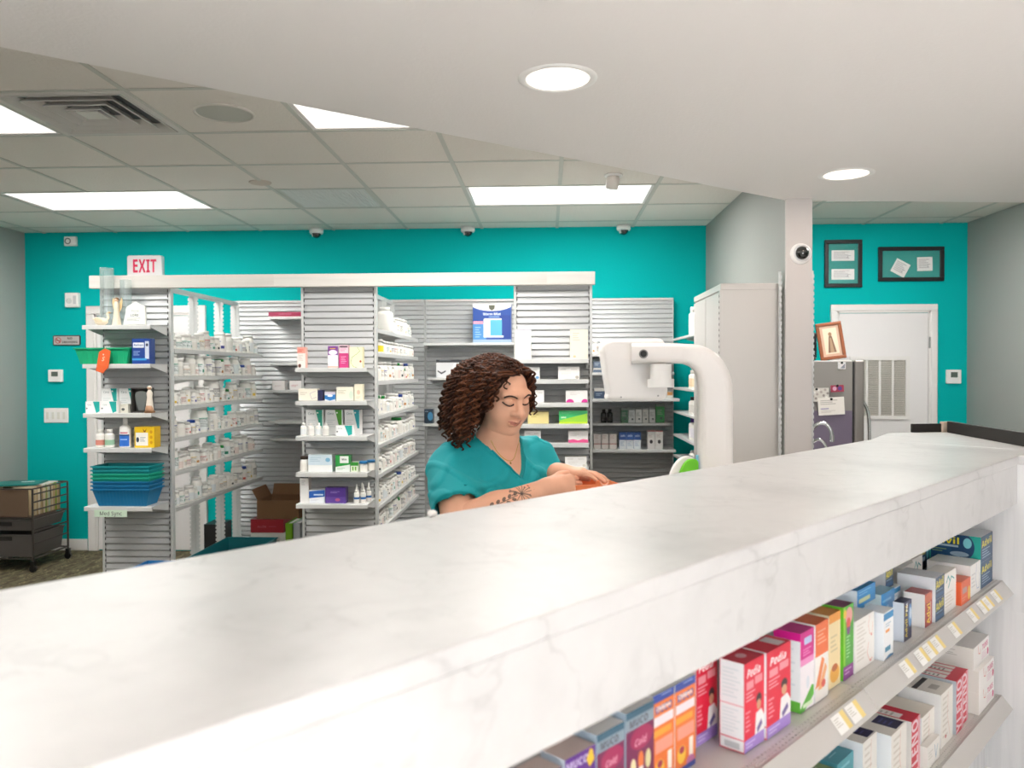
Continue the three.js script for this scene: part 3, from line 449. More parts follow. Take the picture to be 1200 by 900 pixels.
// ================================================================ goods on the counter display
// a carton standing on the display: u0..u1 along the counter, front at n, base y
function good(label, u0, u1, n, d, y, h, o, name = 'medicine_carton', cat = 'carton', tilt = 0) {
  return solo(name, carton(u1 - u0, h, d, o), cartonMat, label, cat, CU((u0 + u1) / 2, y, n - d / 2), TH + tilt);
}
const W = '#f4f3f1', lines = (c, n = 6, x = 0.1, y = 0.15, w = 0.75, h = 0.6) => ['l', x, y, w, h, c, n];
{
  const Y = 0.706;
  const redF = art(150, 300, '#e3213f', [['t', 'Pedia', 0.45, 0.13, 0.13, '#fff', 'italic bold'], ['r', 0.1, 0.22, 0.35, 0.09, '#f09aa4'], ['r', 0.52, 0.2, 0.38, 0.09, '#f09aa4'], ['l', 0.08, 0.34, 0.5, 0.12, '#f3b4bc', 3], ['l', 0.06, 0.55, 0.25, 0.25, '#f3a2ad', 5], ['c', 0.72, 0.47, 0.13, 0.06, '#3a2a26'], ['c', 0.72, 0.54, 0.11, 0.06, '#d9a27e'], ['p', [[0.5, 0.95], [0.58, 0.62], [0.85, 0.6], [1, 0.7], [1, 0.95]], '#f2efee'], ['p', [[0.62, 0.8], [0.85, 0.72], [0.9, 0.78], [0.66, 0.86]], '#6f5f9c'], ['r', 0, 0.86, 1, 0.14, '#a98ad6'], ['l', 0.08, 0.9, 0.5, 0.08, '#d9c9f0', 2]]);
  const redS = art(80, 300, '#eef0f2', [['l', 0.12, 0.08, 0.7, 0.35, '#dbe3e6', 8], ['r', 0, 0.475, 1, 0.012, '#e8a3ae'], ['l', 0.12, 0.53, 0.7, 0.28, '#dbe3e6', 7], ['r', 0, 0.85, 1, 0.012, '#e2506a'], ['r', 0.2, 0.9, 0.6, 0.07, '#c5cbcd'], ['r', 0, 0, 0.03, 1, '#e2506a'], ['r', 0.97, 0, 0.03, 1, '#e2506a'], ['r', 0, 0.985, 1, 0.015, '#e2506a']]);
  const redT = art(100, 64, '#e3213f', [['c', 0.5, 0.45, 0.16, 0.2, '#f0b4bc']]), redT2 = art(100, 64, '#e3213f', [['r', 0.55, 0.1, 0.3, 0.8, '#f2e4e2']]);
  good('red and white children medicine carton at the end of its row', 1.5033, 1.5893, -0.774, 0.0559, Y, 0.1823, { front: redF, side: W, left: redS, top: redT });
  good('red and white children medicine carton beside the pink one', 1.5936, 1.7071, -0.7697, 0.0559, Y, 0.1832, { front: redF, side: W, left: redS, top: redT2 });
  good('dark red children medicine carton set back on the shelf', 1.462, 1.548, -0.86, 0.0559, Y, 0.1823, { front: redF, side: '#f0d5d8', top: redT });
  const orF = art(128, 280, '#f07e3a', [['r', 0, 0, 1, 0.09, '#3d55a8'], ['l', 0.4, 0.02, 0.5, 0.05, '#8d9ed0', 1], ['t', 'MUCO', 0.5, 0.17, 0.12, '#5163a8'], ['t', 'Children', 0.5, 0.16, 0.07, '#fff'], ['r', 0.05, 0.24, 0.9, 0.1, '#f0e3e8'], ['r', 0.05, 0.38, 0.8, 0.07, '#f9a73c'], ['r', 0.12, 0.49, 0.8, 0.14, '#f5a08a'], ['c', 0.32, 0.8, 0.2, 0.1, '#f6c648'], ['c', 0.33, 0.75, 0.12, 0.04, '#b33a5b'], ['r', 0.68, 0.66, 0.2, 0.26, '#f3e7da'], ['c', 0.75, 0.92, 0.2, 0.06, '#c774a4'], ['r', 0, 0.94, 1, 0.06, '#3e4f9e']]);
  good('orange and blue syrup carton next to the red carton set back', 1.3287, 1.4035, -0.8273, 0.0516, Y, 0.1763, { front: orF, side: W, top: '#f4f3f1' });
  good('orange and blue syrup carton beside the dark maroon carton', 1.253, 1.3261, -0.8273, 0.0516, Y, 0.1763, { front: orF, side: W, top: '#f4f3f1' });
  const maF = art(140, 280, '#7c2c57', [['r', 0, 0, 1, 0.08, '#41697e'], ['r', 0, 0.08, 1, 0.12, '#8ea0ac'], ['t', 'MUCO', 0.45, 0.14, 0.11, '#4b4650'], ['c', 0.55, 0.32, 0.4, 0.12, '#a82c5c'], ['t', 'Cold', 0.5, 0.36, 0.1, '#e8a9bc', 'italic bold'], ['c', 0.25, 0.6, 0.1, 0.1, '#e9ddae'], ['c', 0.52, 0.56, 0.1, 0.1, '#ea7e42'], ['c', 0.78, 0.58, 0.1, 0.1, '#ddd6a4'], ['r', 0.44, 0.62, 0.16, 0.1, '#f2e4e6'], ['l', 0.15, 0.78, 0.7, 0.12, '#b66b95', 3]]);
  good('maroon children syrup carton touching the orange one', 1.1627, 1.2504, -0.823, 0.0516, Y, 0.1737, { front: maF, side: '#a9bccb', top: '#f0efec' });
  good('maroon children syrup carton beside the purple one', 1.0793, 1.1576, -0.823, 0.0516, Y, 0.1634, { front: maF, side: '#a9bccb', top: '#f0efec' });
  const puF = art(140, 280, '#5f2c8c', [['t', 'MUCO', 0.4, 0.1, 0.12, '#d9cfe6'], ['p', [[0.7, 0.12], [0.82, 0.02], [0.9, 0.04], [0.96, 0.16], [0.8, 0.22]], '#f3c736'], ['r', 0.12, 0.24, 0.66, 0.1, '#d98ad6'], ['l', 0.12, 0.4, 0.7, 0.3, '#b58ed6', 5], ['c', 0.5, 0.8, 0.3, 0.12, '#8b4fc0']]);
  good('purple syrup carton with yellow star beside maroon ones', 0.995, 1.075, -0.823, 0.0516, Y, 0.1514, { front: puF, side: '#c9d2dc', top: '#dcc6bc' });
  good('purple syrup carton farther down, cut by the fascia', 0.9047, 0.9873, -0.823, 0.0516, Y, 0.1445, { front: puF, side: '#c9d2dc', top: '#dcc6bc' });
  good('dark plum syrup carton at the edge of the frame', 0.817, 0.8987, -0.823, 0.0516, Y, 0.1376, { front: maF, side: '#6d2a4e', top: '#7c2c57' });
  const mgF = art(110, 290, '#f4eef2', [['r', 0, 0, 1, 0.34, '#d6128a'], ['r', 0.28, 0.08, 0.55, 0.09, '#b8c4e6'], ['l', 0.2, 0.22, 0.65, 0.1, '#f0a3d2', 3], ['r', 0, 0.34, 1, 0.08, '#ec93c6'], ['c', 0.55, 0.66, 0.12, 0.08, '#dfe4ec'], ['p', [[0, 0.95], [0.85, 0.72], [1, 0.74], [1, 0.86], [0.3, 1], [0, 1]], '#5db53c'], ['r', 0.2, 0.91, 0.7, 0.05, '#ddefce']]);
  const mgS = art(80, 290, '#eef1f3', [['r', 0, 0, 1, 0.1, '#d6128a'], ['l', 0.15, 0.2, 0.65, 0.5, '#d8dfe4', 9], ['r', 0, 0.86, 1, 0.14, '#66bd3f']]);
  good('magenta and white carton with lime green base', 1.7673, 1.8404, -0.774, 0.0645, Y, 0.1806, { front: mgF, side: W, left: mgS, top: '#d6128a' });
  good('pink carton standing behind the magenta one', 1.6856, 1.7544, -0.86, 0.0602, Y, 0.1849, { front: mgF, side: '#d6128a', top: '#ead6e4' });
  const oF = art(110, 290, '#f5f0ea', [['r', 0, 0, 1, 0.42, '#f0743c'], ['l', 0.15, 0.1, 0.7, 0.2, '#f7b596', 4], ['p', [[0, 0.82], [0.5, 0.45], [0.7, 0.5], [0.3, 0.8]], '#f08a4a'], ['p', [[0.2, 0.85], [0.75, 0.55], [0.9, 0.62], [0.5, 0.86]], '#f3b07a'], ['c', 0.62, 0.8, 0.16, 0.05, '#e05a4a']]);
  good('orange and white carton between magenta and yellow cartons', 1.8456, 1.9195, -0.7723, 0.0602, Y, 0.1832, { front: oF, side: W, top: '#f0743c' });
  const yF = art(90, 290, '#f4dfae', [['r', 0, 0, 1, 0.12, '#f0a13c'], ['l', 0.15, 0.3, 0.6, 0.25, '#d8c79a', 4], ['c', 0.5, 0.82, 0.4, 0.12, '#f0b24a'], ['c', 0.5, 0.74, 0.25, 0.05, '#c46a34']]);
  good('yellow carton squeezed behind the orange one', 1.9453, 2.0158, -0.7809, 0.0602, Y, 0.1806, { front: yF, side: '#f3e6c2', top: '#f0a13c' });
  const gF = art(100, 290, '#4fae3a', [['c', 0.55, 0.15, 0.35, 0.12, '#f0a9a4'], ['c', 0.5, 0.25, 0.2, 0.08, '#e8574f'], ['p', [[0.3, 0.3], [0.7, 0.3], [0.6, 0.4], [0.4, 0.4]], '#7a3a86'], ['l', 0.3, 0.42, 0.4, 0.32, '#a9dba0', 7], ['r', 0, 0.82, 1, 0.18, '#8d3f92'], ['l', 0.15, 0.86, 0.7, 0.1, '#d4a9d6', 2], ['r', 0, 0, 0.2, 0.8, '#8fd02f'], ['c', 0.15, 0.1, 0.15, 0.06, '#f2c93c']]);
  good('lime green and purple carton with strawberry picture', 2.0262, 2.0915, -0.7774, 0.0559, Y, 0.184, { front: gF, side: '#6cc52f', top: '#8d3f72' });
  const whF = art(200, 210, '#f3efe9', [['l', 0.08, 0.1, 0.5, 0.75, '#ddd7ce', 10], ['s', [[0.75, 0.05], [0.68, 0.2], [0.75, 0.4], [0.88, 0.42], [0.92, 0.2]], '#e5917f', 0.012], ['s', [[0.7, 0.55], [0.62, 0.75], [0.75, 0.92], [0.9, 0.9]], '#e5917f', 0.012], ['c', 0.85, 0.44, 0.03, 0.02, '#d84a3a'], ['c', 0.8, 0.93, 0.03, 0.02, '#d84a3a']]);
  good('white carton with thin coral swirls beside the lime green one', 2.0958, 2.2291, -0.774, 0.0645, Y, 0.1342, { front: whF, side: W, top: '#f3efe9' });
  const wbF = art(110, 210, '#f3f5f7', [['r', 0, 0.03, 1, 0.14, '#2b8cc4'], ['l', 0.2, 0.25, 0.6, 0.1, '#a9c4d6', 2], ['r', 0.2, 0.38, 0.4, 0.06, '#f0a050'], ['r', 0.15, 0.74, 0.55, 0.1, '#3a8fb2'], ['p', [[0, 1], [0.6, 0.93], [1, 0.96], [1, 1]], '#2b6f9e']]);
  good('white and blue upright carton before the sky blue boxes', 2.2403, 2.3151, -0.7534, 0.0602, Y, 0.1273, { front: wbF, side: '#e6edf3', top: '#f3f5f7' });
  const skF = art(140, 90, '#1f93d8', [['r', 0.1, 0.55, 0.6, 0.25, '#cfd9a8'], ['l', 0.1, 0.15, 0.7, 0.3, '#7cc4ee', 2]]);
  good('sky blue carton lying on the white cartons', 2.236, 2.3736, -0.8213, 0.0946, Y + 0.1281, 0.0473, { front: skF, side: '#dfeaf4', top: '#1f93d8' });
  good('white carton under the sky blue one', 2.2334, 2.3392, -0.8385, 0.1032, Y, 0.1273, { front: wbF, side: '#e3e6ea', top: '#f3f5f7' });
  const pmF = art(110, 190, '#1d2450', [['t', 'Advil PM', 0.34, 0.5, 0.2, '#f5dd2c', 'bold', -Math.PI / 2], ['c', 0.8, 0.4, 0.22, 0.3, '#5b93c8'], ['c', 0.85, 0.35, 0.12, 0.15, '#dbe8f4'], ['t', 'PM', 0.4, 0.16, 0.16, '#fff', 'bold', -Math.PI / 2]]);
  good('navy sleep aid carton with yellow lettering', 2.4347, 2.5009, -0.7637, 0.0301, Y, 0.1118, { front: pmF, side: '#dfe8f2', top: '#1d2450' });
  good('pale blue carton behind the navy sleep aid', 2.408, 2.5198, -0.817, 0.043, Y, 0.1307, { front: skF, side: '#d5ebf2', top: '#8cc4de' });
  const raF = art(90, 170, '#a8332f', [['t', 'Advil', 0.5, 0.58, 0.3, '#f5dd2c', 'bold', -Math.PI / 2], ['c', 0.5, 0.15, 0.5, 0.14, '#c96a4a'], ['r', 0.72, 0.3, 0.12, 0.6, '#d4a7a0']]);
  good('brick red pain relief carton with yellow lettering', 2.6127, 2.6832, -0.7602, 0.0602, Y, 0.1006, { front: raF, side: '#f0eeec', top: '#a8332f' });
  const adF = art(140, 110, '#23476b', [['t', 'Advil', 0.5, 0.32, 0.5, '#f5e030', 'bold', -0.08, 0.9], ['l', 0.12, 0.6, 0.75, 0.12, '#8aa5c4', 1], ['r', 0.08, 0.76, 0.84, 0.16, '#2f5f8c']]);
  good('lower navy pain relief carton of the stack of two', 2.6918, 2.783, -0.7534, 0.1118, Y, 0.0679, { front: adF, side: '#e9edf1', top: '#e9edf1' });
  good('upper navy pain relief carton of the stack of two', 2.6918, 2.783, -0.7534, 0.1118, Y + 0.0684, 0.0679, { front: adF, side: '#e9edf1', top: '#e9edf1' });
  good('navy pain relief carton behind, on the pale blue one', 2.5714, 2.6402, -0.86, 0.1118, Y + 0.1066, 0.0645, { front: adF, side: '#e9edf1', top: '#e9edf1' });
  good('white carton supporting the navy one at the back', 2.5628, 2.666, -0.8471, 0.1118, Y, 0.1058, { front: wbF, side: '#e7e4e0', top: '#f0eeea' });
  const tqF = art(120, 200, '#f3f1ec', [['s', [[0.2, 0.25], [0.35, 0.1], [0.5, 0.25], [0.35, 0.4], [0.6, 0.15], [0.85, 0.25]], '#3aa0a0', 0.05], ['l', 0.1, 0.5, 0.7, 0.4, '#ddd8ce', 5]]);
  good('white upright carton with teal scribble beside the navy stack', 2.7916, 2.924, -0.7568, 0.0602, Y, 0.129, { front: tqF, side: W, top: '#f3f1ec' });
  good('white upright carton behind the navy stack', 2.752, 2.8724, -0.8703, 0.086, Y, 0.1376, { front: tqF, side: '#efece6', top: '#f3f1ec' });
  good('cream upright carton with brown top behind the others', 2.881, 2.9842, -0.8772, 0.086, Y, 0.1428, { front: tqF, side: '#efe9dd', top: '#efe9dd' });
  const osF = art(140, 84, '#ee6a3c', [['r', 0.15, 0.3, 0.45, 0.25, '#c79a98'], ['c', 0.85, 0.65, 0.14, 0.3, '#f6c84a'], ['l', 0.1, 0.7, 0.5, 0.2, '#f5a07c', 2]]);
  good('small orange carton in front of white swirl carton', 2.9403, 3.0487, -0.7448, 0.0516, Y, 0.0774, { front: osF, side: '#ef7a50', left: '#ee6a3c', top: '#ee6a3c' });
  const wsF = art(140, 130, '#f3f2ef', [['l', 0.1, 0.3, 0.4, 0.5, '#d8d8d8', 4], ['s', [[0.6, 0.05], [0.5, 0.5], [0.65, 0.85], [0.85, 0.85], [0.9, 0.4]], '#9aa9d0', 0.02]]);
  good('white carton with pale blue swirl beside the teal stack', 3.0702, 3.1992, -0.7499, 0.1376, Y, 0.1075, { front: wsF, side: W, top: '#f3f2ef' });
  const tlF = art(210, 150, '#1b4a73', [['r', 0.7, 0, 0.3, 1, '#22a99c'], ['c', 0.66, 0.45, 0.22, 0.5, '#174068'], ['t', 'Advil', 0.32, 0.26, 0.34, '#f5e030', 'bold', 0, 1.0], ['r', 0.08, 0.42, 0.5, 0.08, '#a9bccb'], ['l', 0.08, 0.6, 0.3, 0.18, '#8fa970', 2], ['c', 0.6, 0.75, 0.18, 0.1, '#9fb6c8'], ['c', 0.75, 0.3, 0.08, 0.2, '#7cc8d0']]);
  const tlS = art(140, 150, '#1f4c74', [['t', 'Advil', 0.5, 0.3, 0.36, '#f5e030', 'bold', -0.05, 0.9], ['l', 0.12, 0.52, 0.7, 0.4, '#9db4cc', 4]]);
  for (const k of [0, 1]) good((k ? 'top' : 'bottom') + ' teal and navy pain relief carton in the stack against the end panel', 3.213, 3.3755, -0.7525, 0.172, Y + k * 0.092, 0.0916, { front: tlS, side: tlF, left: tlF, top: '#e6e9ec' });
  good('teal and navy pain relief carton standing at the back', 3.0358, 3.1992, -0.9116, 0.1032, Y + 0.0017, 0.1806, { front: tlF, side: tlF, left: tlF, top: '#22a99c' });
}
{ // lower shelf
  const Y = 0.281;
  const tuF = art(240, 90, '#f4f0ec', [['t', 'TUMS', 0.74, 0.3, 0.36, '#d0457a', 'bold', -0.04], ['s', [[0.3, 0.05], [0.33, 0.45], [0.42, 0.5], [0.46, 0.3]], '#d96a5a', 0.012], ['l', 0.52, 0.55, 0.4, 0.35, '#e6c6d2', 4], ['c', 0.92, 0.7, 0.05, 0.16, '#d0457a']]);
  const tuS = art(130, 90, '#f1ede6', [['l', 0.12, 0.2, 0.5, 0.3, '#c9c4bc', 4]]);
  ['bottom', 'middle', 'top'].forEach((s, k) => good(s + ' white and pink antacid carton in the stack of three', 3.1476, 3.3583, -0.7413 - (k === 2 ? 0.0172 : 0), 0.1376, Y + k * 0.0761, 0.0757, { front: tuF, side: tuS, top: '#f4f0ec' }, 'medicine_carton'));
  const tyF = art(70, 200, '#d8223f', [['t', 'TYLENOL', 0.4, 0.5, 0.34, '#f4dde2', 'bold', -Math.PI / 2, 0.9], ['r', 0.75, 0, 0.25, 1, '#e9a7b2']]), tyT = art(140, 70, '#d8223f', [['r', 0.08, 0.2, 0.4, 0.55, '#f2eeea'], ['l', 0.14, 0.3, 0.28, 0.34, '#8f8a84', 4], ['r', 0.56, 0.25, 0.34, 0.5, '#f2e6e2']]);
  good('red pain reliever carton beside the antacid stack', 2.9283, 3.01, -0.7551, 0.1462, Y, 0.1763, { front: tyF, side: '#c7ced6', top: tyT });
  good('red pain reliever carton squeezed against the antacid stack', 3.0143, 3.0917, -0.7611, 0.1462, Y, 0.172, { front: tyF, side: '#e8c9ce', top: tyT });
  good('red pain reliever carton between white cartons lower down', 2.5112, 2.5886, -0.7654, 0.1462, Y, 0.172, { front: tyF, side: '#e9e4df', top: art(140, 70, '#d8223f', [['r', 0.08, 0.15, 0.45, 0.6, '#f2eeea'], ['l', 0.13, 0.25, 0.34, 0.4, '#b9b2aa', 4]]) });
  const wkF = art(120, 180, '#f2eee6', [['l', 0.15, 0.1, 0.5, 0.8, '#dcd5ca', 8], ['s', [[0.6, 0.05], [0.55, 0.5], [0.75, 0.9]], '#dfa08c', 0.015], ['c', 0.4, 0.85, 0.06, 0.03, '#c94a4a']]);
  good('white carton with dark stripe on its lid before the red pair', 2.7821, 2.9111, -0.7611, 0.129, Y, 0.172, { front: wkF, side: W, top: art(150, 90, '#f2eee6', [['r', 0.05, 0.3, 0.9, 0.12, '#2a2426'], ['r', 0.3, 0.6, 0.35, 0.2, '#c2bcb4']]) });
  good('cream topped white carton in the lower row', 2.6316, 2.7606, -0.774, 0.1376, Y, 0.1419, { front: wkF, side: '#e9edf0', top: '#f0e9dc' });
  good('small white carton before the cream topped one', 2.6058, 2.7262, -0.7499, 0.0215, Y, 0.0688, { front: wsBlue(), side: '#f0ede8', top: '#e8e4de' });
  const nvT = art(100, 120, '#f2eee6', [['r', 0.45, 0.45, 0.5, 0.5, '#221f4a'], ['l', 0.55, 0.55, 0.3, 0.3, '#4a4a8c', 3], ['l', 0.08, 0.15, 0.3, 0.2, '#c9bfb2', 2]]);
  good('white carton with navy square on its lid, largest of three', 2.365, 2.494, -0.774, 0.1376, Y, 0.1763, { front: wkF, side: '#e6edf1', top: nvT });
  good('white carton with navy square on its lid, tucked behind', 2.2446, 2.3521, -0.8084, 0.129, Y, 0.1849, { front: wkF, side: '#e9eef2', top: nvT });
  good('white carton with navy square on its lid, farthest back', 2.2876, 2.3908, -0.9546, 0.129, Y, 0.1849, { front: wkF, side: '#e9eef2', top: nvT });
  good('small teal carton next to the navy-lidded cartons', 2.1242, 2.236, -0.8299, 0.0774, Y, 0.1634, { front: art(90, 120, '#3f97a4', [['r', 0, 0.45, 1, 0.55, '#eef0f0'], ['l', 0.2, 0.1, 0.6, 0.25, '#7cc0c8', 2]]), side: '#57a5b4', top: art(90, 60, '#3f9cb0', [['l', 0.2, 0.3, 0.5, 0.4, '#86c6d2', 3]]) });
  good('small olive green carton beside the teal one', 2.0296, 2.1113, -0.8213, 0.0774, Y, 0.1591, { front: '#6f8a5c', side: '#78976a', top: art(80, 60, '#6f8a5c', [['l', 0.3, 0.2, 0.5, 0.6, '#a89a7a', 3]]) });
  good('small lilac carton at the lower frame edge', 1.9092, 2.0038, -0.86, 0.086, Y, 0.1548, { front: '#a894c2', side: '#a894c2', top: '#a894c2' });
  // clear acrylic dividers
  for (const [u, n, k] of [[2.52, -1.015, 'behind the red lidded carton'], [2.84, -0.98, 'behind the dark striped lid']]) { const o = thing('shelf_divider', 'clear acrylic shelf divider ' + k, 'divider', CU(u, Y, n), TH); part('sheet', bx(-0.05, 0, -0.002, 0.05, 0.23, 0.002), clearPlastic, o); part('foot', bx(-0.05, 0, -0.03, 0.05, 0.003, 0.002), clearPlastic, o); }
}
function wsBlue() { return memo('wsb', () => art(130, 70, '#f2efe9', [['l', 0.1, 0.3, 0.4, 0.4, '#d8d4cc', 3], ['s', [[0.6, 0.2], [0.7, 0.8], [0.85, 0.3]], '#8fb0c8', 0.03]])); }
solo('crumpled_paper', (() => { const g = new THREE.IcosahedronGeometry(0.0095, 2), P = g.attributes.position; for (let i = 0; i < P.count; i++) { const k = 0.75 + 0.5 * nC(P.getX(i) * 9 + 0.3, P.getY(i) * 9 + P.getZ(i) * 7); P.setXYZ(i, P.getX(i) * k * 1.2, P.getY(i) * k * 0.8, P.getZ(i) * k); } g.computeVertexNormals(); return g; })(), mat(0xf2f0ec, 0.8), 'tiny crumpled white scrap at the rear counter edge', 'paper', CU(1.144, CT + 0.007, -1.313));

// ================================================================ goods on the gondola ends
function stand(label, x0, x1, y, h, z, d, o, name = 'carton', cat = 'carton', turn = 0) { return solo(name, carton(x1 - x0, h, d, o), cartonMat, label, cat, [(x0 + x1) / 2, y, z - d / 2], turn); }
const E1 = gondolas[0].sh, E2 = gondolas[1].sh, E3 = gondolas[2].sh;
{ // first gondola, top shelf: acrylic cylinders, angel, swan, plaque
  const y = E1[0];
  for (const [x, r, h, k] of [[-2.588, 0.038, 0.34, 'tall clear acrylic cylinder standing behind the bird figurine'], [-2.475, 0.032, 0.27, 'shorter clear acrylic cylinder behind the angel figurine']]) { const o = thing('acrylic_cylinder', k, 'cylinder', [x, y, -4.672]); part('wall', lathe([[r, 0], [r, h], [r - 0.0015, h], [r - 0.0015, 0.004], [0, 0.004]], 28), clearPlastic, o); part('rim', new THREE.TorusGeometry(r - 0.001, 0.0016, 6, 28).rotateX(Math.PI / 2).translate(0, h, 0), clearPlastic, o); part('rim', new THREE.TorusGeometry(r - 0.001, 0.0016, 6, 28).rotateX(Math.PI / 2).translate(0, 0.0016, 0), clearPlastic, o); }
  const cream = mat(0xe9dcc4, 0.6), brown = mat(0x8a6748, 0.7);
  const a = thing('angel_figurine', 'cream angel figurine with brown hair on the top shelf', 'figurine', [-2.484, y, -4.585]);
  part('gown', lathe([[0, 0], [0.024, 0], [0.025, 0.004], [0.018, 0.05], [0.014, 0.09], [0.016, 0.12], [0.011, 0.134], [0.006, 0.138], [0, 0.138]], 20), cream, a);
  part('head', new THREE.SphereGeometry(0.012, 14, 12), mat(0xe2bd9d, 0.6), a, [0, 0.147, 0]);
  part('hair', new THREE.SphereGeometry(0.0135, 14, 12, 0, 6.3, 0, 1.9), brown, a, [0, 0.148, -0.002], [-0.5, 0, 0]);
  for (const s of [-1, 1]) { const g = extr(poly([[0, 0.075], [0.012, 0.12], [0.024, 0.16], [0.03, 0.14], [0.024, 0.1], [0.01, 0.07]].map(([x, q]) => [s * x, q])), 0.004); part('wing', g, mat(0xe2c48f, 0.6), a, [0, 0, -0.012]); part('arm', bar([s * 0.013, 0.118, 0], [s * 0.004, 0.1, 0.014], 0.004), cream, a); }
  const w = thing('bird_figurine', 'cream swan figurine beside the acrylic cylinder', 'figurine', [-2.575, y, -4.585]);
  const bodyG = new THREE.SphereGeometry(0.03, 18, 14); bodyG.scale(1.3, 0.75, 0.8); part('body', bodyG, cream, w, [0, 0.022, 0]);
  part('neck', tube([[0.028, 0.028, 0], [0.042, 0.045, 0], [0.036, 0.068, 0], [0.044, 0.076, 0]], 0.0065), cream, w); part('beak', new THREE.ConeGeometry(0.004, 0.014, 8), mat(0xd9a25c, 0.6), w, [0.053, 0.073, 0], [0, 0, -1.9]); part('wing', bodyG.clone().scale(0.65, 0.6, 0.3), mat(0xdcc9a8, 0.6), w, [-0.006, 0.03, 0.02], [0, 0, -0.3]); part('tail', new THREE.ConeGeometry(0.012, 0.035, 10), cream, w, [-0.04, 0.034, 0], [0, 0, 1.1]);
  const o = thing('text_plaque', 'white house-shaped plaque with grey lettering on the top shelf', 'plaque', [-2.372, y, -4.575], 0);
  part('board', extr(poly([[-0.066, 0], [0.066, 0], [0.058, 0.105], [0.012, 0.128], [0, 0.133], [-0.012, 0.128], [-0.05, 0.105]]), 0.016, 0.002), mat(0xe6e6df, 0.6), o, [0, 0.001, -0.008], [-0.12, 0, 0]);
  const pa = art(180, 140, '#e6e6df', [['t', 'Blessing', 0.5, 0.16, 0.15, '#8b938f', 'italic'], ['t', 'of the', 0.5, 0.3, 0.09, '#8b938f', 'italic'], ['t', 'LORD', 0.5, 0.46, 0.22, '#4f5a57', 'bold'], ['l', 0.08, 0.64, 0.84, 0.24, '#8d9491', 3]]);
  part('lettering', printed(0.106, 0.088, pa), cartonMat, o, [0, 0.053, 0.0035], [-0.12, 0, 0]);
}
// a basket with a rolled rim: bottom w0 x d0, rim w1 x d1
function basketGeo(w0, w1, d0, d1, h, t = 0.003) {
  const ring = (w, d, y) => [[-w / 2, y, -d / 2], [w / 2, y, -d / 2], [w / 2, y, d / 2], [-w / 2, y, d / 2]];
  const R = [ring(w0 - 2 * t, d0 - 2 * t, t), ring(w1 - 2 * t, d1 - 2 * t, h), ring(w1 + 0.014, d1 + 0.014, h), ring(w1 + 0.014, d1 + 0.014, h - 0.008), ring(w1, d1, h - 0.008), ring(w0, d0, 0)], P = [], idx = [];
  R.forEach(r => r.forEach(p => P.push(...p)));
  for (let k = 0; k < R.length - 1; k++) for (let i = 0; i < 4; i++) { const a = k * 4 + i, b = k * 4 + (i + 1) % 4; idx.push(a, a + 4, b, b, a + 4, b + 4); }
  idx.push(0, 1, 2, 0, 2, 3, 20, 22, 21, 20, 23, 22);
  const g = new THREE.BufferGeometry(); g.setAttribute('position', new THREE.Float32BufferAttribute(P, 3)); g.setIndex(idx); const q = g.toNonIndexed(); q.computeVertexNormals(); return metreUV(q);
}
const greenPl = mat(0x12a875, 0.45), tealPl = mat(0x0d8f95, 0.45), mintPl = mat(0x14a489, 0.45), bluePl = mat(0x1173a4, 0.45);
{
  const y = E1[1], o = thing('plastic_basket', 'bright green plastic basket on the second end shelf', 'basket', [-2.555, y, -4.63]);
  part('shell', basketGeo(0.27, 0.315, 0.13, 0.16, 0.093), greenPl, o);
  for (let k = 0; k < 9; k++) part('rib', bx(-0.003, 0, 0, 0.003, 0.07, 0.003), greenPl, o, [-0.12 + k * 0.03, 0.005, 0.0655], [0.16, 0, 0]);
  const c = art(90, 130, '#e2632f', [['t', 'S', 0.5, 0.45, 0.5, '#f6c7ad', 'italic bold'], ['c', 0.5, 0.1, 0.09, 0.06, '#f2e2d8']]);
  const t = thing('hanging_tag', 'orange paper tag hanging on the green basket', 'tag', [-2.545, y - 0.045, -4.530], 0);
  part('card', (() => { const s = poly([[-0.034, 0], [0.008, -0.008], [0.036, 0.03], [0.036, 0.125], [0, 0.135], [-0.03, 0.11]]); return extr(s, 0.002); })(), mat(0xe2632f, 0.6), t, [0, 0, 0], [0, 0, -0.15]);
  part('print', printed(0.04, 0.07, c), cartonMat, t, [0.008, 0.07, 0.0025], [0, 0, -0.15]);
  part('string', tube([[0.018, 0.13, 0.001], [0.02, 0.15, -0.02], [0.018, 0.138, -0.035]], 0.0012, 8, 5), whitePlastic, t);
  stand('blue carton of capsules beside the green basket', -2.388, -2.282, y, 0.145, -4.57, 0.06, { front: art(150, 200, '#17408f', [['r', 0.06, 0.16, 0.6, 0.2, '#e9ecf4'], ['t', 'Relion', 0.36, 0.26, 0.13, '#5a6a9c'], ['r', 0.72, 0.1, 0.22, 0.7, '#c9d0de'], ['c', 0.83, 0.25, 0.07, 0.06, '#3a3f58'], ['l', 0.08, 0.5, 0.4, 0.2, '#9fb4e0', 3], ['r', 0.0, 0.78, 0.8, 0.08, '#3f9bd6']]), side: '#1a3a80', top: '#20448c' });
}
const ceraF = (c = '#17a79f') => memo('cera' + c, () => art(130, 170, '#f3f4f3', [['p', [[0.55, 0], [0.92, 0], [0.92, 0.75], [0.8, 0.75]], c], ['p', [[0.92, 0], [1, 0], [1, 0.6], [0.92, 0.7]], '#dfe6e4'], ['t', 'Cera', 0.3, 0.16, 0.13, '#8b9a9a', 'normal'], ['l', 0.1, 0.4, 0.5, 0.35, '#dde2e1', 4], ['c', 0.66, 0.12, 0.05, 0.035, '#fff']]));
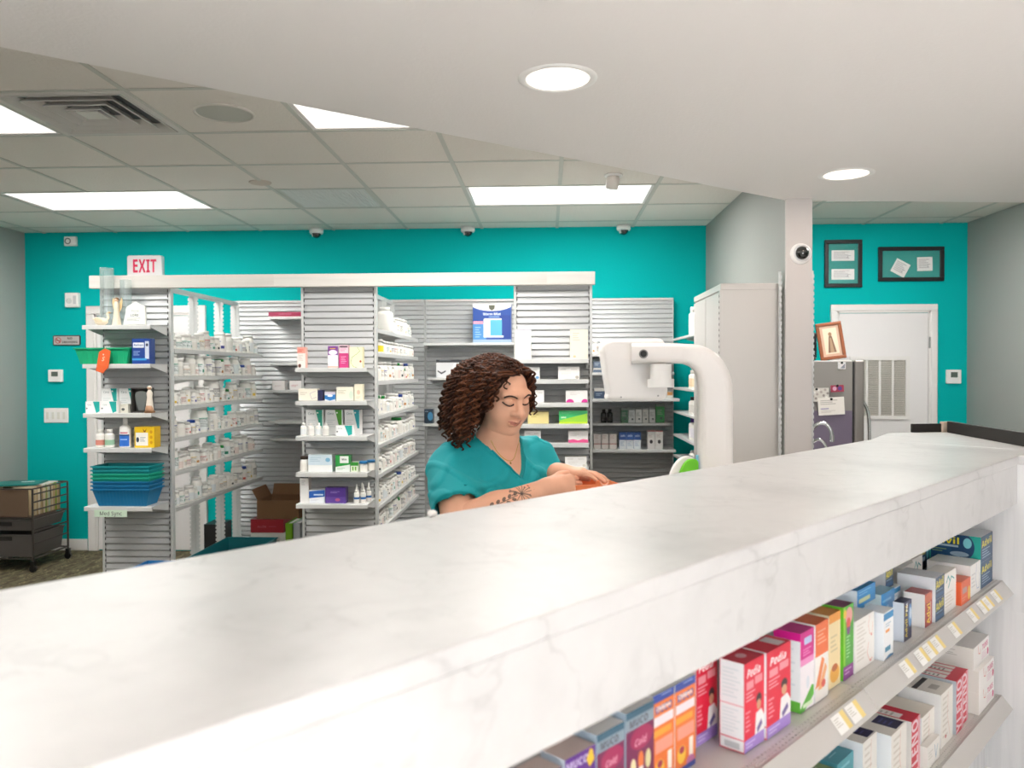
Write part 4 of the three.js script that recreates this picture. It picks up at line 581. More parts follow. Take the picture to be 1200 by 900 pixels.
const ceraLow = memo('ceraLow', () => art(150, 90, '#f3f4f3', [['p', [[0.5, 0], [0.94, 0], [0.94, 0.85], [0.72, 1]], '#17a79f'], ['t', 'Cera', 0.25, 0.28, 0.2, '#9aa6a6', 'normal'], ['c', 0.08, 0.6, 0.05, 0.06, '#4a4f55']]));
{
  const y = E1[2];
  stand('white skin cream carton with teal flash, rear one nearest the door', -2.622, -2.522, y, 0.14, -4.66, 0.05, { front: ceraF(), side: W });
  stand('white skin cream carton with teal flash, rear one beside the dark box', -2.515, -2.417, y, 0.14, -4.66, 0.05, { front: ceraF(), side: W });
  stand('low white skin cream carton at the outer shelf corner', -2.665, -2.578, y, 0.066, -4.57, 0.045, { front: ceraLow, side: W });
  stand('low white skin cream carton in front of the rear pair', -2.575, -2.478, y, 0.066, -4.57, 0.045, { front: ceraLow, side: W });
  stand('small cream carton in front of the dark box', -2.474, -2.425, y, 0.05, -4.59, 0.04, { front: art(70, 70, '#d9d6c9', [['c', 0.4, 0.6, 0.2, 0.15, '#555'], ['l', 0.1, 0.1, 0.7, 0.25, '#b7b3a2', 2]]), side: '#d5d2c8' });
  const o = thing('foot_insert_box', 'dark grey open window box with grey insole', 'box', [-2.357, y, -4.60]);
  part('box', merge([bx(-0.056, 0, -0.05, 0.056, 0.144, -0.045), bx(-0.056, 0, -0.05, -0.052, 0.144, 0), bx(0.052, 0, -0.05, 0.056, 0.144, 0), bx(-0.056, 0, -0.05, 0.056, 0.006, 0), bx(-0.056, 0.138, -0.05, 0.056, 0.144, 0)]), mat(0x4b4744, 0.6), o);
  const s = new THREE.Shape(); s.moveTo(-0.02, 0.012); s.bezierCurveTo(-0.03, 0.05, -0.042, 0.07, -0.04, 0.1); s.bezierCurveTo(-0.036, 0.135, 0.03, 0.135, 0.034, 0.1); s.bezierCurveTo(0.034, 0.07, 0.02, 0.05, 0.02, 0.012); s.bezierCurveTo(0.01, 0.004, -0.01, 0.004, -0.02, 0.012);
  part('insole', extr(s, 0.012, 0.003), mat(0x6f7371, 0.8), o, [0, 0.002, -0.025]);
  const f = thing('robed_figurine', 'small white robed figurine on a wooden foot', 'figurine', [-2.288, y, -4.572]);
  part('foot', rb(0.05, 0.012, 0.035, 0.004), mat(0x9b7350, 0.6), f, [0, 0.006, 0]);
  part('robe', lathe([[0, 0.012], [0.022, 0.012], [0.02, 0.04], [0.014, 0.09], [0.017, 0.115], [0.008, 0.132], [0, 0.134]], 18), mat(0xe8dccf, 0.6), f);
  part('head', new THREE.SphereGeometry(0.011, 12, 10), mat(0xd9b191, 0.6), f, [0, 0.143, 0.003]); part('veil', new THREE.SphereGeometry(0.0135, 12, 10, 0, 6.3, 0, 1.8), mat(0xe8dccf, 0.6), f, [0, 0.144, -0.001], [-0.6, 0, 0]);
  part('lower_fold', lathe([[0, 0], [0.024, 0], [0.018, 0.03], [0, 0.034]], 16), mat(0xc99a79, 0.6), f, [0, 0.012, 0.004]);
}
function bottle(r, h, capC, labC, o, opt = {}) {                    // round bottle with shoulder, cap and paper band
  const nk = opt.neck || r * 0.55, ch = opt.cap || h * 0.2, b = h - ch;
  part('body', memo('bb' + [r, h, nk, ch], () => lathe([[0, 0], [r * 0.93, 0], [r, r * 0.1], [r, b - r * 0.55], [r * 0.9, b - r * 0.25], [nk, b - r * 0.02], [nk * 0.92, b + 0.002], [0, b + 0.002]], 16)), opt.mat || bottleMat, o);
  part('cap', memo('bc' + [r, h, nk, ch], () => lathe([[0, h], [nk * 1.06, h], [nk * 1.14, h - 0.003], [nk * 1.16, b], [0, b]], 14)), capC, o);
  if (labC) part('paper_label', memo('bl' + [r, h], () => new THREE.CylinderGeometry(r * 1.012, r * 1.012, b * 0.56, 16, 1, true).translate(0, b * 0.4, 0)), labC, o);
  return o;
}
const labMats = [0xece7df, 0xe4e0da, 0xe9d9d2, 0xdfe3e4, 0xe8e4dc].map(c => mat(c, 0.6));
const bandArt = (w, h, bg, ops) => { const c = document.createElement('canvas'); c.width = w; c.height = h; const g = c.getContext('2d'); g.fillStyle = bg; g.fillRect(0, 0, w, h); for (const [x, y, a, b, f] of ops) { g.fillStyle = f; g.fillRect(x * w, y * h, a * w, b * h); } const t = new THREE.CanvasTexture(c); t.colorSpace = THREE.SRGBColorSpace; t.wrapS = THREE.RepeatWrapping; return new THREE.MeshStandardMaterial({ map: t, roughness: 0.6 }); };
const txt = (x, y, w, n, c) => Array.from({ length: n }, (_, i) => [x, y + i * 0.11, w * (0.6 + 0.4 * ((i * 5 + 2) % 4) / 3), 0.045, c]);
const twice = ops => [...ops, ...ops.map(o => [o[0] + 0.5, ...o.slice(1)])];
const printedLabels = [['#efebe4', '#8f8d8a', '#c98b4a'], ['#eeeae3', '#6f7276', '#37393f'], ['#f0e6e2', '#a5867e', '#c9544a'], ['#e9edec', '#7e8c8c', '#2f8f6f'], ['#efece6', '#8d8a92', '#4a4f9a'], ['#efebe4', '#9b958c', '#d9b53a']].map(([bg, ink, acc], i) => bandArt(128, 64, bg, twice([...txt(0.06, 0.15, 0.26, 6, ink), [0.36, 0.55, 0.1, 0.3, acc], [0.06, 0.05, 0.3, 0.06, acc]])));
{
  const y = E1[3];
  for (const [x, k, c] of [[-2.586, 'white ointment bottle beside the door frame', 0xd98a7a], [-2.532, 'white ointment bottle with pale green band', 0x9cc7a6]]) { const o = thing('lotion_bottle', k, 'bottle', [x, y, -4.585]); bottle(0.026, 0.105, capMat, null, o, { neck: 0.014 }); part('paper_label', new THREE.CylinderGeometry(0.0265, 0.0265, 0.03, 18, 1, true).translate(0, 0.03, 0), mat(c, 0.6), o); }
  const o = thing('lotion_bottle', 'tall white flat lotion bottle with blue label', 'bottle', [-2.443, y, -4.59]);
  const g = lathe([[0, 0], [0.03, 0], [0.034, 0.006], [0.034, 0.1], [0.03, 0.12], [0.013, 0.132], [0.012, 0.138], [0, 0.138]], 24); g.scale(1, 1, 0.6); part('body', g, whitePlastic, o);
  part('cap', cyl(0.013, 0.0125, 0.033, 16), capMat, o, [0, 0.137, 0]);
  const lg = new THREE.CylinderGeometry(0.0348, 0.0348, 0.085, 24, 1, true, -1, 2).scale(1, 1, 0.6).translate(0, 0.05, 0); part('front_label', lg, bandArt(96, 128, '#f2f0f0', [[0, 0.28, 1, 0.72, '#2b6fd0'], [0, 0.2, 1, 0.09, '#1f3f7c'], [0.15, 0.04, 0.7, 0.1, '#d9788a'], [0.2, 0.5, 0.6, 0.08, '#9cc0ee']]), o);
  stand('bright yellow carton at the inner end of the fourth shelf', -2.378, -2.262, y, 0.12, -4.57, 0.075, { front: art(170, 150, '#efc51b', [['r', 0.06, 0.28, 0.62, 0.62, '#f3efe6'], ['p', [[0.42, 0.1], [0.52, 0.2], [0.62, 0.08], [0.55, 0.26], [0.48, 0.26]], '#7a3a1c'], ['c', 0.16, 0.62, 0.07, 0.12, '#2c3a4a'], ['l', 0.28, 0.5, 0.3, 0.25, '#8d9aa8', 3], ['c', 0.84, 0.25, 0.07, 0.08, '#d79a14'], ['c', 0.84, 0.5, 0.07, 0.08, '#d79a14'], ['c', 0.84, 0.75, 0.07, 0.08, '#d79a14']]), side: '#e3b414', top: '#e9c94a' });
}
{ // nested baskets on the lowest end shelf
  const y = E1[4], cols = [bluePl, bluePl, bluePl, mintPl, mintPl, tealPl, tealPl];
  const names = ['lowest blue plastic basket of the nested stack', 'second blue plastic basket from the bottom of the stack', 'third blue plastic basket of the nested stack', 'lower green plastic basket in the nested stack', 'upper green plastic basket in the nested stack', 'second from top teal basket in the nested stack', 'topmost teal plastic basket of the nested stack'];
  cols.forEach((c, k) => { const o = thing('plastic_basket', names[k], 'basket', [-2.448, y + 0.001 + k * 0.022, -4.625], 0, 'nested baskets on the lowest end shelf'); part('shell', basketGeo(0.28, 0.335, 0.13, 0.165, 0.1, 0.002), c, o); if (!k) for (let i = 0; i < 14; i++) part('rib', bx(-0.0025, 0, 0, 0.0025, 0.085, 0.003), c, o, [-0.128 + i * 0.0197, 0.006, 0.0655], [0.185, 0, 0]); });
  const t = thing('shelf_label', 'pale green paper strip lettered on the lowest end shelf edge', 'label', [-2.50, y - 0.037, -4.528]);
  part('paper', bx(-0.096, -0.02, 0, 0.096, 0.02, 0.0008), mat(0xcfe3cd, 0.7), t); part('lettering', printed(0.19, 0.038, art(230, 46, '#cfe3cd', [['t', 'Med Sync', 0.5, 0.5, 0.8, '#2b2f2c', 'normal']])), cartonMat, t, [0, 0, 0.0012]);
}
// second gondola
{
  const z = -4.57;
  stand('slim pink and white carton at the aisle corner of the shelf', -1.425, -1.378, E2[0], 0.118, z, 0.045, { front: art(80, 150, '#f1e3dc', [['r', 0, 0, 1, 0.3, '#e9a090'], ['l', 0.12, 0.12, 0.7, 0.14, '#d9564a', 2], ['l', 0.15, 0.4, 0.6, 0.3, '#cfc6be', 4], ['c', 0.3, 0.9, 0.18, 0.09, '#6a4438']]), side: '#e9b3a4' });
  stand('white and purple carton on the highest end shelf', -1.248, -1.19, E2[0], 0.123, z, 0.045, { front: art(90, 160, '#f3eef2', [['r', 0, 0, 1, 0.42, '#7d3f92'], ['c', 0.5, 0.3, 0.42, 0.12, '#efe6f0'], ['l', 0.2, 0.1, 0.6, 0.1, '#e9b24a', 1], ['l', 0.3, 0.55, 0.5, 0.25, '#d6ccd6', 4], ['r', 0, 0.92, 1, 0.08, '#e9b9a9']]), side: '#e9e2ea' });
  stand('hot pink carton beside the white and purple one', -1.184, -1.13, E2[0], 0.128, z, 0.045, { front: art(90, 160, '#cf3d80', [['r', 0, 0, 1, 0.36, '#f0ccd6'], ['r', 0.1, 0.04, 0.8, 0.07, '#4a3440'], ['l', 0.15, 0.16, 0.7, 0.15, '#e07aa0', 2], ['l', 0.2, 0.5, 0.6, 0.35, '#f0a9c6', 5]]), side: '#d9b0bd' });
  stand('cream carton with a green curved line', -1.124, -1.05, E2[0], 0.117, z, 0.05, { front: art(110, 150, '#efe9c6', [['s', [[0.1, 0.75], [0.2, 0.5], [0.55, 0.35], [0.8, 0.2], [0.6, 0]], '#7aa04a', 0.025], ['s', [[0.1, 0.75], [0.3, 0.95], [0.6, 1]], '#7aa04a', 0.025], ['c', 0.85, 0.7, 0.08, 0.06, '#a8432c']]), side: '#e6dcae' });
  stand('long cream carton with thin curls on the second end shelf', -1.42, -1.31, E2[1], 0.068, z, 0.05, { front: art(170, 90, '#ece4d4', [['l', 0.1, 0.3, 0.4, 0.3, '#c9bfae', 2], ['s', [[0.9, 0.2], [0.6, 0.4], [0.7, 0.85], [0.95, 0.7]], '#8a7aa0', 0.012]]), side: '#e6dece' });
  stand('slim dark blue carton beside the long cream carton', -1.308, -1.28, E2[1], 0.06, z, 0.05, { front: '#2a2c52', side: '#34365c' });
  stand('small white and blue carton in the middle of the second shelf', -1.268, -1.206, E2[1], 0.05, z, 0.045, { front: art(100, 80, '#dfe4ec', [['r', 0, 0, 1, 0.3, '#cfc6d6'], ['p', [[0, 0.4], [1, 0.3], [1, 0.8], [0.5, 1], [0, 0.8]], '#2f78bc'], ['c', 0.5, 0.45, 0.25, 0.12, '#f0f2f6']]), side: '#cfd6e0' });
  stand('pale cream carton with green tint on the second shelf', -1.2, -1.102, E2[1], 0.078, z, 0.05, { front: art(150, 110, '#e9e6d4', [['l', 0.1, 0.25, 0.5, 0.3, '#bfb89e', 3], ['c', 0.85, 0.6, 0.12, 0.3, '#d3e0cc']]), side: '#e4dfc9' });
  stand('upright cream carton at the inner end of the second shelf', -1.097, -1.05, E2[1], 0.094, z, 0.045, { front: art(80, 120, '#ece4cd', [['c', 0.5, 0.5, 0.2, 0.14, '#dcc0a6'], ['l', 0.2, 0.75, 0.6, 0.15, '#c2b79e', 2]]), side: '#e4dcc2' });
  ['#2aa58c', '#58ad3a', '#1fa6b0'].forEach((c, k) => stand('white skin cream carton with ' + ['sea green', 'leaf green', 'turquoise'][k] + ' flash on the third end shelf', [-1.406, -1.291, -1.178][k], [-1.302, -1.188, -1.085][k], E2[2], 0.143, -4.665, 0.05, { front: ceraF(c), side: W }));
  stand('low white skin cream carton before the turquoise one', -1.205, -1.105, E2[2], 0.058, -4.57, 0.045, { front: ceraLow, side: W });
  for (let k = 0; k < 4; k++) { const o = thing('serum_bottle', ['first', 'second', 'third', 'fourth'][k] + ' small white serum bottle from the aisle corner, third end shelf', 'bottle', [-1.395 + k * 0.043, E2[2], -4.585]); bottle(0.017, 0.072, capMat, [labMats[3], labMats[1]][k % 2], o, { neck: 0.008 }); }
  { const o = thing('lotion_bottle', 'cream bottle with dark brown cap on the fourth end shelf', 'bottle', [-1.396, E2[3], -4.60]); bottle(0.025, 0.088, mat(0x3d2c24, 0.5), labMats[0], o, { neck: 0.02 }); }
  stand('light blue and white carton on the fourth end shelf', -1.366, -1.228, E2[3], 0.098, z, 0.06, { front: art(190, 130, '#d4e4ee', [['r', 0, 0.6, 1, 0.4, '#f0f1f1'], ['l', 0.08, 0.15, 0.5, 0.3, '#b3cbd9', 3], ['c', 0.82, 0.3, 0.1, 0.12, '#7fb6d4']]), side: '#dfe8ec' });
  stand('green carton with white panel on the fourth end shelf', -1.208, -1.125, E2[3], 0.095, z, 0.05, { front: art(110, 120, '#1f9a3e', [['r', 0.3, 0.05, 0.6, 0.42, '#eef2ee'], ['t', 'Mira', 0.6, 0.25, 0.14, '#3a4a40'], ['p', [[0, 0.7], [1, 0.55], [1, 1], [0, 1]], '#e9f0ea'], ['l', 0.1, 0.75, 0.6, 0.15, '#9cc0a4', 2]]), side: '#2a8f44' });
  stand('small green and white carton beside the green one', -1.121, -1.078, E2[3], 0.055, z, 0.045, { front: art(80, 90, '#e6ecd9', [['r', 0, 0, 1, 0.35, '#3fa23c'], ['r', 0.2, 0.45, 0.2, 0.4, '#6aa83c'], ['r', 0.55, 0.45, 0.2, 0.4, '#6aa83c']]), side: '#cfe0c2' });
  [[-1.052, 'white jar with blue lid on the fourth end shelf'], [-1.023, 'second blue lidded jar at the shelf end']].forEach(([x, k], i) => { const o = thing('cream_jar', k, 'jar', [x, E2[3], i ? -4.66 : -4.59]); bottle(0.022, 0.06, mat(0x2a7cb8, 0.45), labMats[0], o, { neck: 0.0205, cap: 0.014 }); });
  stand('tall white carton at the aisle corner of the lowest end shelf', -1.414, -1.364, E2[4], 0.15, z, 0.05, { front: art(80, 190, '#f1f0ee', [['r', 0, 0, 1, 0.05, '#3a3640'], ['l', 0.15, 0.15, 0.5, 0.2, '#c6c4c6', 3]]), side: '#c9bfb6' });
  stand('blue and white carton on the lowest end shelf', -1.362, -1.272, E2[4], 0.075, z, 0.055, { front: art(150, 100, '#eef1f5', [['p', [[0, 0.1], [1, 0], [1, 0.5], [0, 0.62]], '#2560b8'], ['r', 0.3, 0.3, 0.6, 0.12, '#c9dcf2'], ['l', 0.1, 0.72, 0.6, 0.15, '#cfd6e0', 2]]), side: '#dfe6ef' });
  stand('purple carton beside the blue and white one', -1.268, -1.15, E2[4], 0.09, z, 0.055, { front: art(160, 120, '#4e2f86', [['l', 0.25, 0.25, 0.5, 0.15, '#9c86c6', 2], ['r', 0, 0.6, 1, 0.4, '#62459a'], ['c', 0.6, 0.78, 0.12, 0.1, '#b55a86']]), side: '#52368a' });
  [[-1.088, -4.575], [-1.052, -4.58], [-1.07, -4.63], [-1.034, -4.64]].forEach(([x, zz], k) => { const o = thing('spray_bottle', ['front white nasal spray bottle nearest the purple carton', 'front white nasal spray bottle at the shelf end', 'rear white nasal spray bottle nearest the purple carton', 'rear white nasal spray bottle at the shelf end'][k], 'bottle', [x, E2[4], zz]); bottle(0.016, 0.075, capMat, labMats[0], o, { neck: 0.01, cap: 0.012 }); part('nozzle', lathe([[0.009, 0.074], [0.005, 0.09], [0.004, 0.108], [0, 0.11]], 12), capMat, o); part('blue_band', new THREE.CylinderGeometry(0.0168, 0.0168, 0.012, 16, 1, true).translate(0, 0.03, 0), mat(0x2f6cab, 0.5), o); });
}
// third gondola
{
  const z = -4.565, wf = c => art(140, 80, '#f3f1ee', [['l', 0.1, 0.2, 0.3, 0.12, '#c9c5c0', 1], ['l', 0.6, 0.2, 0.3, 0.12, '#c9c5c0', 1], ['c', 0.88, 0.85, 0.08, 0.12, c], ['l', 0.15, 0.5, 0.5, 0.3, '#e0dcd6', 3]]);
  stand('tall white carton nearest the person on the top end shelf', -0.18, -0.09, E3[0], 0.165, z, 0.06, { front: art(110, 190, '#f3f0ea', [['r', 0, 0, 1, 0.05, '#e3e0ea'], ['l', 0.12, 0.2, 0.7, 0.6, '#e6e0d6', 8]]), side: '#f0ece6' });
  stand('tall cream carton at the outer end of the top end shelf', 0.129, 0.228, E3[0], 0.165, z, 0.06, { front: art(110, 190, '#f0ead9', [['l', 0.15, 0.12, 0.4, 0.3, '#d8cfba', 4], ['c', 0.25, 0.92, 0.08, 0.04, '#d9c9a0']]), side: '#ece5d0' });
  stand('low white carton with blue dot nearest the person', -0.161, -0.042, E3[1], 0.068, z, 0.06, { front: wf('#5a8fc0'), side: W });
  stand('low white carton with grey dot on the second end shelf', 0.061, 0.181, E3[1], 0.07, z, 0.06, { front: wf('#b9b2a8'), side: W });
  stand('plain white carton on the third end shelf by the curls', -0.1, -0.018, E3[2], 0.07, z, 0.06, { front: wf('#f3f1ee'), side: W });
  const pk = art(150, 84, '#f4f1ef', [['c', 0.2, 1, 0.18, 0.28, '#e0359c'], ['c', 0.88, 1, 0.16, 0.28, '#e0359c'], ['l', 0.2, 0.2, 0.5, 0.25, '#dcd6d6', 2]]);
  stand('white carton with magenta arcs on the third end shelf', 0.104, 0.225, E3[2], 0.067, z, 0.06, { front: pk, side: W });
  stand('pale yellow carton beside the person on the fourth shelf', -0.11, 0.008, E3[3], 0.068, z, 0.06, { front: art(150, 90, '#ecdb96', [['r', 0, 0, 1, 0.05, '#7a6a3a'], ['l', 0.15, 0.25, 0.4, 0.3, '#cdb86a', 2]]), side: '#e6d388' });
  stand('lime and green carton on the fourth end shelf', 0.066, 0.225, E3[3], 0.072, z, 0.06, { front: art(200, 90, '#9fdc3a', [['p', [[0, 0], [1, 0], [1, 0.2], [0, 0.75]], '#3fcf78'], ['l', 0.08, 0.15, 0.4, 0.15, '#7fe0a4', 2], ['t', 'one', 0.16, 0.5, 0.22, '#eafbe0'], ['r', 0, 0.85, 1, 0.15, '#c3e02a']]), side: '#8fd03a' });
  stand('white carton on the fifth end shelf close to the sleeve', -0.13, -0.038, E3[4], 0.066, z, 0.06, { front: wf('#f3f1ee'), side: W });
  stand('white carton with pink wave on the fifth end shelf', 0.118, 0.228, E3[4], 0.064, z, 0.06, { front: art(150, 84, '#f4f0ee', [['p', [[0, 0.78], [0.25, 0.7], [0.5, 0.8], [0.75, 0.68], [1, 0.75], [1, 1], [0, 1]], '#e0508c'], ['l', 0.1, 0.25, 0.5, 0.25, '#ddd6d2', 2]]), side: W });
  stand('low cream carton above the hands on the sixth end shelf', 0.099, 0.22, E3[5], 0.058, z, 0.06, { front: wf('#cfc9bd'), side: '#e9e5da' });
}
// wall bay goods
{
  const z = -6.34;
  const wm = art(260, 260, '#1d4a9e', [['r', 0, 0.5, 0.35, 0.5, '#4a8fd0'], ['r', 0.7, 0.3, 0.3, 0.7, '#1b3f92'], ['c', 0.5, -0.05, 0.6, 0.24, '#e9e6e4'], ['p', [[0.42, 0.04], [0.58, 0.04], [0.57, 0.13], [0.5, 0.18], [0.43, 0.13]], '#5a5a48'], ['t', 'Warm Mist', 0.5, 0.27, 0.09, '#eef2fa'], ['l', 0.42, 0.33, 0.3, 0.06, '#8fb2e0', 1], ['r', 0.01, 0.45, 0.26, 0.07, '#e59ab0'], ['r', 0.28, 0.4, 0.2, 0.44, '#dfe9f2'], ['r', 0.46, 0.42, 0.3, 0.42, '#5cb6dc'], ['r', 0.3, 0.38, 0.45, 0.04, '#f0f4f8'], ['r', 0.28, 0.82, 0.52, 0.05, '#e4ecf2'], ['l', 0.06, 0.6, 0.16, 0.3, '#9cc6ea', 5], ['r', 0, 0.92, 1, 0.08, '#9db6d0']]);
  stand('large blue steam humidifier carton on the slatted wall', -0.582, -0.282, 1.712, 0.304, -6.345, 0.15, { front: wm, side: '#23509e', top: '#dddad6' }, 'humidifier_carton');
  stand('white and black thermometer carton half behind the curls', -0.872, -0.618, 1.44, 0.138, z, 0.1, { front: art(220, 120, '#e4e4e6', [['r', 0, 0, 1, 0.16, '#23262c'], ['l', 0.1, 0.03, 0.4, 0.1, '#7a7e86', 1], ['p', [[0.42, 0.9], [0.55, 0.2], [0.9, 0.2], [0.7, 0.9]], '#f4f5f7'], ['p', [[0.05, 0.6], [0.17, 0.72], [0.3, 0.6], [0.3, 0.68], [0.17, 0.82], [0.05, 0.68]], '#4a4c50']]), side: '#c9c9cb' });
  stand('dark blue carton at the end of the second aisle', -0.968, -0.9, 1.078, 0.112, z, 0.08, { front: art(90, 120, '#1a2c3c', [['c', 0.7, 0.5, 0.3, 0.3, '#3f86b0'], ['l', 0.1, 0.15, 0.4, 0.1, '#9aa6ae', 1]]), side: '#22303c' });
  stand('flat magenta carton on the upper aisle shelf', -2.205, -1.93, 1.925, 0.036, z, 0.12, { front: art(200, 30, '#9c1f48', [['l', 0.3, 0.4, 0.4, 0.3, '#c97a94', 1]]), side: '#8c1b40', top: '#a12a50' });
  stand('low white carton beside the gondola bottles', -2.18, -2.08, 1.344, 0.072, z, 0.09, { front: art(130, 90, '#ece6e4', [['l', 0.2, 0.5, 0.6, 0.2, '#cdbcbc', 2]]), side: '#e4dedc' });
  stand('low white carton tucked behind the second gondola', -2.04, -1.945, 1.344, 0.072, z, 0.09, { front: art(130, 90, '#ece6e4', [['l', 0.15, 0.45, 0.6, 0.25, '#d9a4a4', 2]]), side: '#e4dedc' });
  for (const [x, k] of [[0.44, 'black dropper bottle nearest the gondola'], [0.488, 'black dropper bottle beside the small green carton']]) { const o = thing('dropper_bottle', k, 'bottle', [x, 1.082, -6.36]); bottle(0.022, 0.105, mat(0x1d1b1c, 0.4), null, o, { mat: mat(0x1c1a18, 0.25), neck: 0.012 }); part('paper_label', new THREE.CylinderGeometry(0.0224, 0.0224, 0.03, 16, 1, true).translate(0, 0.03, 0), mat(0x3a3632, 0.6), o); }
  const cols = [['#3c6b4a', 'narrow dark green', 0.574, 0.628, 0.113], ['#c9ccca', 'narrow grey', 0.633, 0.681, 0.112], ['#d9dad6', 'narrow silver', 0.686, 0.733, 0.118], ['#d4d3cc', 'narrow pale', 0.739, 0.785, 0.118], ['#cfd2cd', 'narrow light grey', 0.791, 0.838, 0.118], ['#2f8a45', 'tall bright green', 0.844, 0.91, 0.143]];
  cols.forEach(([c, n, a, b, h], k) => stand(n + ' carton, ' + ORD[k] + ' from the black bottles', a, b, 1.082, h, z, 0.06, { front: art(70, 150, c, [['r', 0, 0, 1, 0.12, '#7c827c'], ['l', 0.15, 0.3, 0.6, 0.3, '#8d948f', 4], ['c', 0.6, 0.75, 0.15, 0.06, '#3c4a48']]), side: c }));
  [0, 1, 2].forEach(k => stand(ORD[k] + ' white and grey carton on the lower wall shelf', 0.36 + k * 0.062, 0.416 + k * 0.062, 0.876, 0.118, z, 0.06, { front: art(70, 150, '#cfc8c3', [['l', 0.15, 0.1, 0.6, 0.25, '#a8908a', 3], ['r', 0, 0.62, 1, 0.06, '#a86a62']]), side: '#cbc5c0' }));
  [0, 1, 2].forEach(k => stand(ORD[k] + ' blue and white carton in the row of three on the wall', 0.56 + k * 0.0565, 0.614 + k * 0.0565, 0.876, 0.132, z, 0.06, { front: art(80, 180, '#dfe4e8', [['r', 0, 0, 1, 0.45, '#2c56a0'], ['t', 'ads', 0.5, 0.2, 0.18, '#cfdcf0'], ['l', 0.15, 0.55, 0.6, 0.3, '#9db0c6', 4]]), side: '#3f66a8' }));
  [0, 1].forEach(k => stand(['inner', 'outer'][k] + ' tall white carton with red top on the lower wall shelf', 0.778 + k * 0.062, 0.836 + k * 0.062, 0.876, 0.146, z, 0.06, { front: art(80, 190, '#e0dcd8', [['r', 0, 0, 1, 0.06, '#a8423c'], ['c', 0.5, 0.6, 0.2, 0.1, '#3a3436'], ['l', 0.15, 0.2, 0.6, 0.2, '#b9a8a2', 3]]), side: '#d8d2cc' }));
  for (let k = 0; k < 3; k++) { const o = thing('amber_bottle', ORD[k] + ' pale bottle from the gondola, upper wall shelf', 'bottle', [0.375 + k * 0.055, 1.62, -6.38]); bottle(0.024, 0.1, capMat, printedLabels[k % 6], o); }
  [0, 1, 2].forEach(k => stand(ORD[k] + ' slate blue carton from the gondola, second wall shelf', 0.36 + k * 0.075, 0.43 + k * 0.075, 1.475, 0.085, z, 0.06, { front: art(80, 90, ['#5a6a80', '#6a7486', '#3f5376'][k], [['r', 0, 0.6, 1, 0.15, '#c9c5bd'], ['l', 0.15, 0.15, 0.6, 0.3, '#aab4c2', 2]]), side: '#56647a' }));
  [0, 1, 2].forEach(k => stand(ORD[k] + ' navy carton from the gondola, deep wall shelf', 0.36 + k * 0.09, 0.445 + k * 0.09, 1.275, 0.08, -6.22, 0.08, { front: art(90, 80, ['#33465f', '#4a586c', '#2f3f5c'][k], [['r', 0, 0, 1, 0.3, '#b9b6b0'], ['l', 0.15, 0.5, 0.6, 0.3, '#8d9aac', 2]]), side: '#3f4f66' }));
  stand('white folded carton with orange corner on the deep wall shelf', 0.82, 0.95, 1.275, 0.05, -6.2, 0.09, { front: art(120, 50, '#d8d6d2', [['r', 0.7, 0, 0.3, 0.5, '#d99a5a']]), side: '#d2d0cc' });
}
{ // toiletry bottles on the partition shelves
  const tones = [[0xf0eee9, 0xf0eee9], [0xe9e4dc, 0xe9d2b0], [0x2c2a30, 0xd8d4cf], [0x4a2f86, 0xece8ee], [0xd9dcdc, 0xc9d2d4]];
  wsY.forEach((y, s) => { for (let k = 0; k < 5; k++) { const o = thing('toiletry_bottle', ORD[k] + ' bottle from the cabinet, ' + ['top', 'second', 'third', 'fourth', 'lowest'][s] + ' partition shelf', 'bottle', [1.03 + 0.012 * ((k * 3) % 4), y, -5.42 - k * 0.09]); bottle(0.03, [0.2, 0.13, 0.12, 0.15, 0.08][s], mat(tones[s][0], 0.45), mat(tones[s][1], 0.6), o); } });
  const g = thing('wire_basket', 'clear plastic tray hanging over the white machine arm', 'tray', [0.83, 1.64, -6.05]);
  part('shell', basketGeo(0.2, 0.22, 0.2, 0.22, 0.05), clearPlastic, g);
}
// ---------------------------------------------------------------- pill bottles on the aisle shelves
const kinds = [[0.024, 0.085, 'slim'], [0.029, 0.1, 'medium'], [0.034, 0.092, 'squat'], [0.036, 0.125, 'tall'], [0.043, 0.145, 'large']];
const capGreen = mat(0x1c8a3c, 0.45), capBlue = mat(0x2f4fa6, 0.45);
function fillShelf(gi, si, y, z0, z1, xf, rows, hmax, jar) {
  const G = ['basket-end', 'skin-care-end'][gi], sn = ['top', 'second', 'third', 'fourth', 'fifth', 'sixth', 'seventh', 'lowest'][si];
  const row = (x, zs, place, j, most) => {
    let z = zs, k = 0;
    while (true) {
      const K = kinds[Math.min(most, Math.floor(Math.pow(rnd(), 1.25) * 5))], sc = 0.92 + 0.16 * Math.floor(rnd() * 2), r = K[0], h = Math.min(hmax, K[1] * sc);
      z -= r + 0.003; if (jar && z - r < jar + 0.06 && z + r > jar - 0.06) z = jar - 0.062 - r; if (z - r < z1 || k > 27) break;
      const o = thing('pill_bottle', K[2] + ' white pill bottle, ' + ORD[k] + ' from the front, ' + place + ' row, ' + sn + ' shelf, ' + G + ' gondola', 'bottle', [x - (r - 0.024) * 0.8 - rnd() * 0.012, y, z], rnd() * 6.28, 'pill bottles on the ' + G + ' gondola');
      const q = rnd(); bottle(r, h, q < 0.035 ? capGreen : q < 0.07 ? capBlue : capMat, rnd() < 0.72 ? pick(printedLabels) : pick(labMats), o, { neck: r * 0.74, cap: 0.018 });
      z -= r + (rnd() < 0.12 ? 0.03 : 0.002); k++;
    }
  };
  row(xf - 0.03, z0, 'front', 0, 4); if (rows > 1) row(xf - 0.119, z0 - 0.03, 'rear', 1, 1);
}
